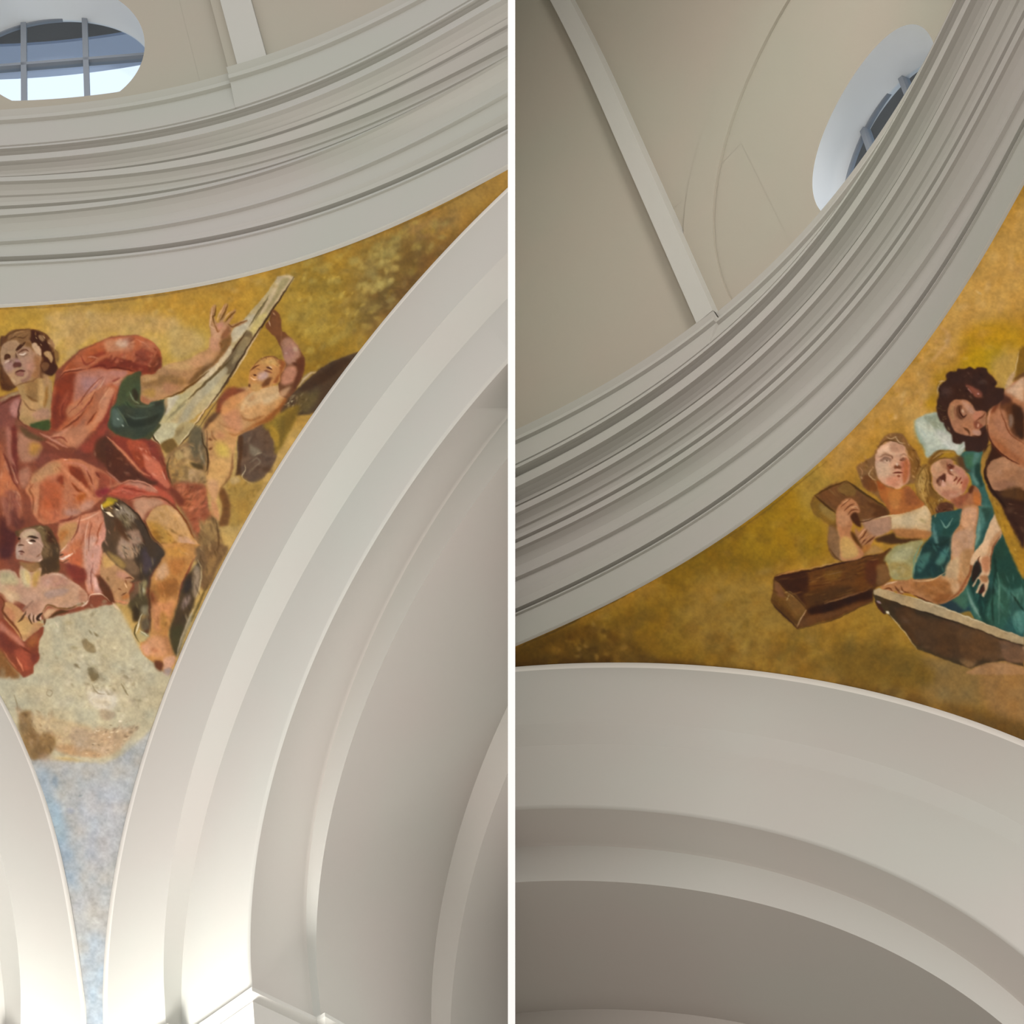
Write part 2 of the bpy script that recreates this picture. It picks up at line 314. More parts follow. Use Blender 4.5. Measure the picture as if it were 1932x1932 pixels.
    for i in range(len(ub)-1):
        for j in range(len(vb)-1):
            pl = circ
            for (ax, v, hi) in ((0, ub[i]+hw, 1), (0, ub[i+1]-hw, 0), (1, vb[j]+hw, 1), (1, vb[j+1]-hw, 0)): pl = cut(pl, ax, v, hi) if pl else pl
            if len(pl) < 3: continue
            bm = bmesh.new(); fr = [bm.verts.new(L(u, v, 0)) for u, v in pl]; bk = [bm.verts.new(L(u, v, .012)) for u, v in pl]
            bm.faces.new(fr); bm.faces.new(bk[::-1])
            for q in range(len(pl)): bm.faces.new((fr[q], fr[(q+1) % len(pl)], bk[(q+1) % len(pl)], bk[q]))
            wadd('window_pane', bm, M['glass'])
    def bar(u0, v0, u1, v1, wd, name='muntin'):
        d = np.array([u1-u0, v1-v0]); d = d/np.linalg.norm(d); nn = np.array([-d[1], d[0]])*wd
        bm = bmesh.new(); q = [(u0+nn[0], v0+nn[1]), (u1+nn[0], v1+nn[1]), (u1-nn[0], v1-nn[1]), (u0-nn[0], v0-nn[1])]
        A = [bm.verts.new(L(u, v, -.035)) for u, v in q]; B = [bm.verts.new(L(u, v, .04)) for u, v in q]
        bm.faces.new(A); bm.faces.new(B[::-1])
        for i in range(4): bm.faces.new((A[i], A[(i+1) % 4], B[(i+1) % 4], B[i]))
        wadd(name, bm, M['iron'])
    for u in us: bar(u, -math.sqrt(1-u*u), u, math.sqrt(1-u*u), .03)
    for v in vs: bar(-math.sqrt(1-v*v), v, math.sqrt(1-v*v), v, .026)
    bm = bmesh.new(); ring = []
    for (k_, w_) in ((1.01, -.012), (.99, -.012), (.99, .03), (1.01, .03), (1.01, -.012)):
        ring.append(np.array([L(k_*x, k_*y, w_) for x, y in circ+circ[:1]]))
    strip(bm, ring); wadd('window_frame', bm, M['iron'])
    # outer wall face and roof eave outside the window
    ph = np.linspace(pc-.35, pc+.35, 40)
    r1 = r7+DP; ze = gz+.235
    for nm, mt, rows in (('roof_eave', 'eave_dark', [(r1, ze+.06), (r1+.135, ze+.0), (r1+.135, ze+.1)]), ('eave_fascia', 'eave', [(r1+.137, ze-.004), (r1+.2, ze-.004), (r1+.2, ze+.1)])):
        ev = bmesh.new()
        for A, B in zip(rows, rows[1:]): strip(ev, [half.W(half.rz2p(A[0], A[1], ph)), half.W(half.rz2p(B[0], B[1], ph))])
        add(nm, ev, M[mt], False)
    # ribs
    for (q0, q1, pr, z0, z1) in ribs:
        ph = np.linspace(q0, q1, 5); bm = bmesh.new(); zz = np.linspace(z0, z1, 40)
        base = r8
        def rr(z): return base-max(0, z-2.05)**2*.25
        for i in range(len(zz)-1):
            za, zb_ = zz[i], zz[i+1]
            strip(bm, [half.W(half.rz2p(rr(za)-pr, za, ph)), half.W(half.rz2p(rr(zb_)-pr, zb_, ph))])
            for q in (q0, q1):
                qq = np.array([q]); strip(bm, [np.array([half.W(half.rz2p(rr(za)-pr, za, qq))[0], half.W(half.rz2p(rr(za)+.03, za, qq))[0]]), np.array([half.W(half.rz2p(rr(zb_)-pr, zb_, qq))[0], half.W(half.rz2p(rr(zb_)+.03, zb_, qq))[0]])])
        add('pilaster', bm, M['rib'], False)
    if half is HR:
        bm = bmesh.new(); th = np.linspace(-.25, math.pi+.1, 60); c_, z_ = .66, 1.50
        def lr(k, pr): return half.W(half.rz2p(r7-pr-np.maximum(0, z_+.33*k*np.sin(th)-2.05)**2*.25, z_+.36*k*np.sin(th), c_+.29*k*np.cos(th)))
        rows = [lr(1.0, 0), lr(1.0, .004), lr(1.17, .004), lr(1.17, 0)]
        for A, B in zip(rows, rows[1:]): strip(bm, [A, B])
        add('lunette_band', bm, M['drum'])
    return root
build_cornice(HL, 'stacked round cornice mouldings curving above the fresco of the red-robed figure', -.35, 1.35)
build_cornice(HR, 'stacked round cornice mouldings sweeping diagonally above the wooden cross fresco', -.1, 2.0)
build_drum(HL, 1, -.35, 1.35, .487, .722, 1.505, .128, .15, 1.384, [(.428, .472, .008, 1.34, 2.9)], ([-.31, .36], [.03]), (.722, 1.531, .128, .125))
build_drum(HR, 2, -.1, 2.0, .972, .653, 1.50, .133, .115, 1.30, [(.972, 1.0, .014, 1.47, 2.9)], ([-.33, .33], [.0]), (.68, 1.49, .125, .133))

# ------------------------------------------------------------------ added white fin between the two views, raised to block lamp spill
bm = bmesh.new()
cr = []
for (x, d) in ((X0, TF), (X1, TF), (X1, TF+16), (X0, TF+16)):
    for u in (-5.6-.15*(d-TF), 9.5+.25*(d-TF)): cr.append(Vector(CAM+RT*x+FW*d+UP*u))
v = [bm.verts.new(p) for p in cr]
for i in range(4):
    a, b = i, (i+1) % 4; bm.faces.new((v[2*a], v[2*b], v[2*b+1], v[2*a+1]))
bm.faces.new((v[0], v[2], v[4], v[6])); bm.faces.new((v[1], v[3], v[5], v[7]))
o = obj('added_divider', bm, M['white']); tag(o, kind='structure')
# ------------------------------------------------------------------ frescoes: paint lies on the curved plaster as vertex colour
class Paint:
    def __init__(s, x0, y0, w, h, base, seed):
        s.x0, s.y0, s.w, s.h = x0, y0, w, h
        s.a = np.empty((h, w, 3), np.float32); s.a[:] = np.array([int(base[i:i+2], 16)/255 for i in (0, 2, 4)])
        s.reg = np.zeros((h, w), np.uint8); s.cur = 0; s.names = ['painted_background']; s.labels = ['']; s.o = (0, 0, 1.)
        s.rng = np.random.default_rng(seed)
    def tr(s, pts): return [((x/s.o[2]+s.o[0]-s.x0), (y/s.o[2]+s.o[1]-s.y0)) for x, y in pts]
    @staticmethod
    def spline(p, closed, n=6):
        p = np.array(p, float)
        if len(p) < 3: return p
        q = np.vstack([p[-1:], p, p[:2]]) if closed else np.vstack([2*p[:1]-p[1:2], p, 2*p[-1:]-p[-2:-1]])
        out = []
        for i in range(len(q)-3):
            a, b, c, d = q[i:i+4]
            for t in np.arange(n)/n: out.append(.5*((2*b)+(c-a)*t+(2*a-5*b+4*c-d)*t*t+(3*b-a-3*c+d)*t**3))
        if not closed: out.append(p[-1])
        return np.array(out)
    @staticmethod
    def blur(m, sg):
        if sg < .25: return m
        r = int(3*sg+1); k = np.exp(-.5*(np.arange(-r, r+1)/sg)**2); k /= k.sum(); k = k.astype(np.float32)
        m = np.pad(m, r)
        o = np.zeros((m.shape[0], m.shape[1]-2*r), np.float32)
        for i in range(2*r+1): o += k[i]*m[:, i:i+o.shape[1]]
        q = np.zeros((o.shape[0]-2*r, o.shape[1]), np.float32)
        for i in range(2*r+1): q += k[i]*o[i:i+q.shape[0]]
        return q
    def box(s, P, m):
        x0 = max(int(P[:, 0].min()-m), 0); x1 = min(int(P[:, 0].max()+m)+2, s.w); y0 = max(int(P[:, 1].min()-m), 0); y1 = min(int(P[:, 1].max()+m)+2, s.h)
        return x0, x1, y0, y1
    def mask(s, P, soft):
        x0, x1, y0, y1 = s.box(P, 3*soft+2)
        if x1 <= x0 or y1 <= y0: return None
        SS = 2; W_, H_ = (x1-x0), (y1-y0); m = np.zeros((H_*SS, W_*SS), np.float32)
        A = P; B = np.roll(P, -1, 0); xs = x0+(np.arange(W_*SS)+.5)/SS
        for j in range(H_*SS):
            y = y0+(j+.5)/SS; c = (A[:, 1] > y) != (B[:, 1] > y)
            if not c.any(): continue
            xi = np.sort(A[c, 0]+(y-A[c, 1])/(B[c, 1]-A[c, 1])*(B[c, 0]-A[c, 0]))
            m[j] = np.searchsorted(xi, xs) % 2
        m = m.reshape(H_, SS, W_, SS).mean((1, 3))
        return s.blur(m, soft), x0, x1, y0, y1
    def put(s, m, x0, x1, y0, y1, col, alpha=1., mark=False):
        c = np.array([int(col[i:i+2], 16)/255 for i in (0, 2, 4)], np.float32); v = s.a[y0:y1, x0:x1]
        k = (m*alpha)[..., None]; v += (c-v)*k
        if mark: s.reg[y0:y1, x0:x1][m > .5] = s.cur
    def stroke(s, P, w, soft, col, alpha, taper):
        x0, x1, y0, y1 = s.box(P, w+soft*2+2)
        if x1 <= x0 or y1 <= y0: return
        X, Y = np.meshgrid(np.arange(x0, x1)+.5, np.arange(y0, y1)+.5); best = np.full(X.shape, -9., np.float32)
        n = len(P)-1; L = np.r_[0, np.cumsum(np.hypot(*np.diff(P, axis=0).T))]; L /= max(L[-1], 1e-6)
        for i in range(n):
            (ax, ay), (bx, by) = P[i], P[i+1]; dx, dy = bx-ax, by-ay; q = dx*dx+dy*dy
            if q < 1e-9: continue
            t = np.clip(((X-ax)*dx+(Y-ay)*dy)/q, 0, 1); d = np.hypot(X-ax-t*dx, Y-ay-t*dy); u = L[i]+(L[i+1]-L[i])*t
            ww = w/2*(np.clip(np.sin(np.pi*np.clip(u, .02, .98))**.6, .15, 1) if taper else 1)
            best = np.maximum(best, (ww-d))
        m = np.clip(best/max(soft, .5)*.5+.5, 0, 1).astype(np.float32); s.put(m, x0, x1, y0, y1, col, alpha)
    def dab(s, x, y, rx, ry, ang, col, alpha):
        R_ = max(rx, ry)*1.6+1; x0, x1, y0, y1 = max(int(x-R_), 0), min(int(x+R_)+1, s.w), max(int(y-R_), 0), min(int(y+R_)+1, s.h)
        if x1 <= x0 or y1 <= y0: return
        X, Y = np.meshgrid(np.arange(x0, x1)+.5-x, np.arange(y0, y1)+.5-y); c, q = math.cos(ang), math.sin(ang)
        d = ((X*c+Y*q)/rx)**2+((-X*q+Y*c)/ry)**2; s.put(np.exp(-d**1.5).astype(np.float32), x0, x1, y0, y1, col, alpha)
    def run(s, text):
        for ln in text.strip().splitlines():
            ln = ln.split('#')[0].strip()
            if not ln: continue
            w = ln.split()
            pts = lambda L: s.tr([tuple(map(float, q.split(','))) for q in L])
            c = w[0]
            if c == 'o': s.o = tuple(map(float, w[1:4]))
            elif c == 'g':
                nm = w[1]; lb = ' '.join(w[2:]); s.names.append(nm); s.labels.append(lb); s.cur = len(s.names)-1
            elif c == 'b': s.cur = 0
            elif c in 'fFpP':
                P = np.array(pts(w[3:])); P = s.spline(P, True) if c in 'fF' else P; sf = float(w[2]); r = s.mask(P, sf if sf <= 1.2 or s.o[2] < 2 else 1.2+(sf-1.2)*.5)
                if r: s.put(*r, w[1][:6], float('.'+w[1][7:]) if len(w[1]) > 6 else 1., c in 'FP')
            elif c in 'st':
                s.stroke(s.spline(pts(w[5:]), False), float(w[2])/s.o[2]*(1.45 if s.o[2] > 2 else 1), float(w[3]), w[1], float(w[4]), c == 's')
            elif c == 'd':   # d hex alpha rx ry deg x,y ...
                for x, y in pts(w[6:]): s.dab(x, y, float(w[3])/s.o[2], float(w[4])/s.o[2], math.radians(float(w[5])), w[1], float(w[2]))
            elif c == 'm':   # m n rx ry deg jitter alpha hex,hex poly...
                n = int(w[1]); rx, ry, dg, jt, al = map(float, w[2:7]); rx /= s.o[2]; ry /= s.o[2]; cs = w[7].split(','); P = np.array(pts(w[8:]))
                lo, hi = P.min(0), P.max(0); A, B = P, np.roll(P, -1, 0); k = 0
                while k < n:
                    x, y = s.rng.uniform(lo, hi); k += 1
                    cc = (A[:, 1] > y) != (B[:, 1] > y)
                    if (np.sum(x < A[cc, 0]+(y-A[cc, 1])/(B[cc, 1]-A[cc, 1])*(B[cc, 0]-A[cc, 0])) % 2) == 0: continue
                    q = s.rng.uniform(.6, 1.5); s.dab(x, y, rx*q, ry*q, math.radians(dg+s.rng.uniform(-jt, jt)), cs[s.rng.integers(len(cs))], al*s.rng.uniform(.4, 1))
    def noise(s, cell, seed):
        r = np.random.default_rng(seed); h, w = int(s.h/cell)+3, int(s.w/cell)+3; g = r.uniform(-1, 1, (h, w)).astype(np.float32)
        y = np.arange(s.h)/cell; x = np.arange(s.w)/cell; yi, xi = y.astype(int), x.astype(int); fy, fx = y-yi, x-xi; fy = fy*fy*(3-2*fy); fx = fx*fx*(3-2*fx)
        a = g[yi][:, xi]*(1-fx)+g[yi][:, xi+1]*fx; b = g[yi+1][:, xi]*(1-fx)+g[yi+1][:, xi+1]*fx
        return a*(1-fy)[:, None]+b*fy[:, None]
    def finish(s, seed, amt=1., sat=1.):
        wx = s.noise(9, seed)*.9+s.noise(4, seed+1)*.35; wy = s.noise(9, seed+2)*.9+s.noise(4, seed+3)*.35
        Y, X = np.mgrid[0:s.h, 0:s.w].astype(np.float32); X = np.clip(X+wx, 0, s.w-1.01); Y = np.clip(Y+wy, 0, s.h-1.01); xi, yi = X.astype(int), Y.astype(int)
        fx, fy = (X-xi)[..., None], (Y-yi)[..., None]; A = s.a
        s.a = ((A[yi, xi]*(1-fx)+A[yi, xi+1]*fx)*(1-fy)+(A[yi+1, xi]*(1-fx)+A[yi+1, xi+1]*fx)*fy).astype(np.float32); s.reg = s.reg[(Y+.5).astype(int), (X+.5).astype(int)]
        n = s.noise(40, seed+4)*.035+s.noise(14, seed+5)*.045+s.noise(6, seed+6)*.05+s.noise(3, seed+7)*.04
        s.a *= (1+amt*n)[..., None]; h = s.noise(22, seed+8)*.015*amt; s.a[..., 0] += h; s.a[..., 2] -= h
        g_ = s.a.mean(2, keepdims=True); s.a = np.clip(g_+(s.a-g_)*sat, 0, 1)
    def sample(s, X, Y):
        x = np.clip(X-s.x0-.5, 0, s.w-1.001); y = np.clip(Y-s.y0-.5, 0, s.h-1.001); xi, yi = x.astype(int), y.astype(int); fx, fy = (x-xi)[:, None], (y-yi)[:, None]; a = s.a
        return (a[yi, xi]*(1-fx)+a[yi, xi+1]*fx)*(1-fy)+(a[yi+1, xi]*(1-fx)+a[yi+1, xi+1]*fx)*fy, s.reg[(y+.5).astype(int), (x+.5).astype(int)]

def paint_mat():
    m = bpy.data.materials.new('fresco_paint'); m.use_nodes = True; t = m.node_tree; P = t.nodes['Principled BSDF']
    at = t.nodes.new('ShaderNodeAttribute'); at.attribute_name = 'paint'; t.links.new(at.outputs['Color'], P.inputs['Base Color'])
    P.inputs['Roughness'].default_value = .8; P.inputs['Specular IOR Level'].default_value = .2
    g = t.nodes.new('ShaderNodeNewGeometry'); n2 = t.nodes.new('ShaderNodeTexNoise'); n2.inputs['Scale'].default_value = 14; n2.inputs['Detail'].default_value = 6
    t.links.new(g.outputs['Position'], n2.inputs['Vector']); bp = t.nodes.new('ShaderNodeBump'); bp.inputs['Strength'].default_value = .08; bp.inputs['Distance'].default_value = .01
    t.links.new(n2.outputs['Fac'], bp.inputs['Height']); t.links.new(bp.outputs[0], P.inputs['Normal']); return m
M['fresco'] = paint_mat()

def build_fresco(half, pic, label, light, STEP=1.45):
    """the ellipsoidal pendentive between the two arches and the ring, tessellated finely enough to carry the painting"""
    R_, el, h = half.R, half.el, half.h; t1 = math.asin(h/el/R_)
    px = 1/ (F_PX/ (3.9 if half is HL else 4.1)); n1 = int(R_*(math.pi/2)/(px*STEP)); t0 = -.45
    n2 = int(R_*(t1-t0)/(px*STEP)); ph = np.linspace(.0, math.pi/2, n1); tt = np.linspace(t0, t1, n2)
    TT, PH = np.meshgrid(tt, ph, indexing='ij')
    rad = np.where(TT > 0, R_*np.cos(TT), R_); Z = np.where(TT > 0, el*R_*np.sin(TT), R_*TT)
    q0, sc0, a0_, b0_, co0 = half.cor['ring0']; dl = np.polyval(co0, (np.clip(PH, a0_-.01, b0_+.01)-q0)/sc0); w0 = np.clip((Z-h+.3)/.3, 0, 1)
    rad = rad+(dl+.001)*w0*w0*(3-2*w0)
    X = rad*np.cos(PH); Y = rad*np.sin(PH)
    P = half.W(np.stack([X, Y, Z], -1).reshape(-1, 3)); q = P-CAM; dep = q @ FW; sx_ = 966+F_PX*(q @ RT)/dep; sy_ = 966-F_PX*(q @ UP)/dep
    side = q @ RT; ok = (side < X0+.012) if half is HL else (side > X1-.012)
    ok &= (X.ravel() < 1.03) & (Y.ravel() < 1.03) & (sx_ > -260) & (sx_ < 2200) & (sy_ > 150) & (sy_ < 2150)
    ok = ok.reshape(n2, n1); fc = ok[:-1, :-1] & ok[1:, :-1] & ok[:-1, 1:] & ok[1:, 1:]
    ii, jj = np.nonzero(fc); v0 = ii*n1+jj; F = np.stack([v0, v0+1, v0+n1+1, v0+n1], 1)
    use = np.unique(F); mp = np.full(n1*n2, -1); mp[use] = np.arange(len(use)); F = mp[F]; V = P[use]
    col, reg = pic.sample(sx_[use], sy_[use])
    alb = lin(np.clip(col, 0, 1))/light
    fr = reg[F[:, 0]]
    ctr = V.mean(0); root = empty('pendentive_fresco', ctr, label=label, cat='fresco')
    nrm = V-half.W(np.zeros((1, 3))); nrm /= -np.linalg.norm(nrm, axis=1)[:, None]
    for r in np.unique(fr):
        f = F[fr == r]; u = np.unique(f); mp2 = np.full(len(V), -1); mp2[u] = np.arange(len(u)); f = mp2[f]
        me = bpy.data.meshes.new(pic.names[r]); me.vertices.add(len(u)); me.vertices.foreach_set('co', V[u].astype(np.float32).ravel())
        me.loops.add(len(f)*4); me.loops.foreach_set('vertex_index', f.astype(np.int32).ravel()); me.polygons.add(len(f)); me.polygons.foreach_set('loop_start', (np.arange(len(f))*4).astype(np.int32))
        me.update(calc_edges=True); me.polygons.foreach_set('use_smooth', np.ones(len(f), bool))
        ca = me.color_attributes.new('paint', 'FLOAT_COLOR', 'POINT'); ca.data.foreach_set('color', np.c_[alb[u], np.ones(len(u))].astype(np.float32).ravel())
        me.materials.append(M['fresco']); o = bpy.data.objects.new(pic.names[r], me); COL.objects.link(o); o.parent = root; o.matrix_parent_inverse = Matrix.Translation(-root.location)
        if pic.labels[r]: o['label'] = pic.labels[r]
    return root
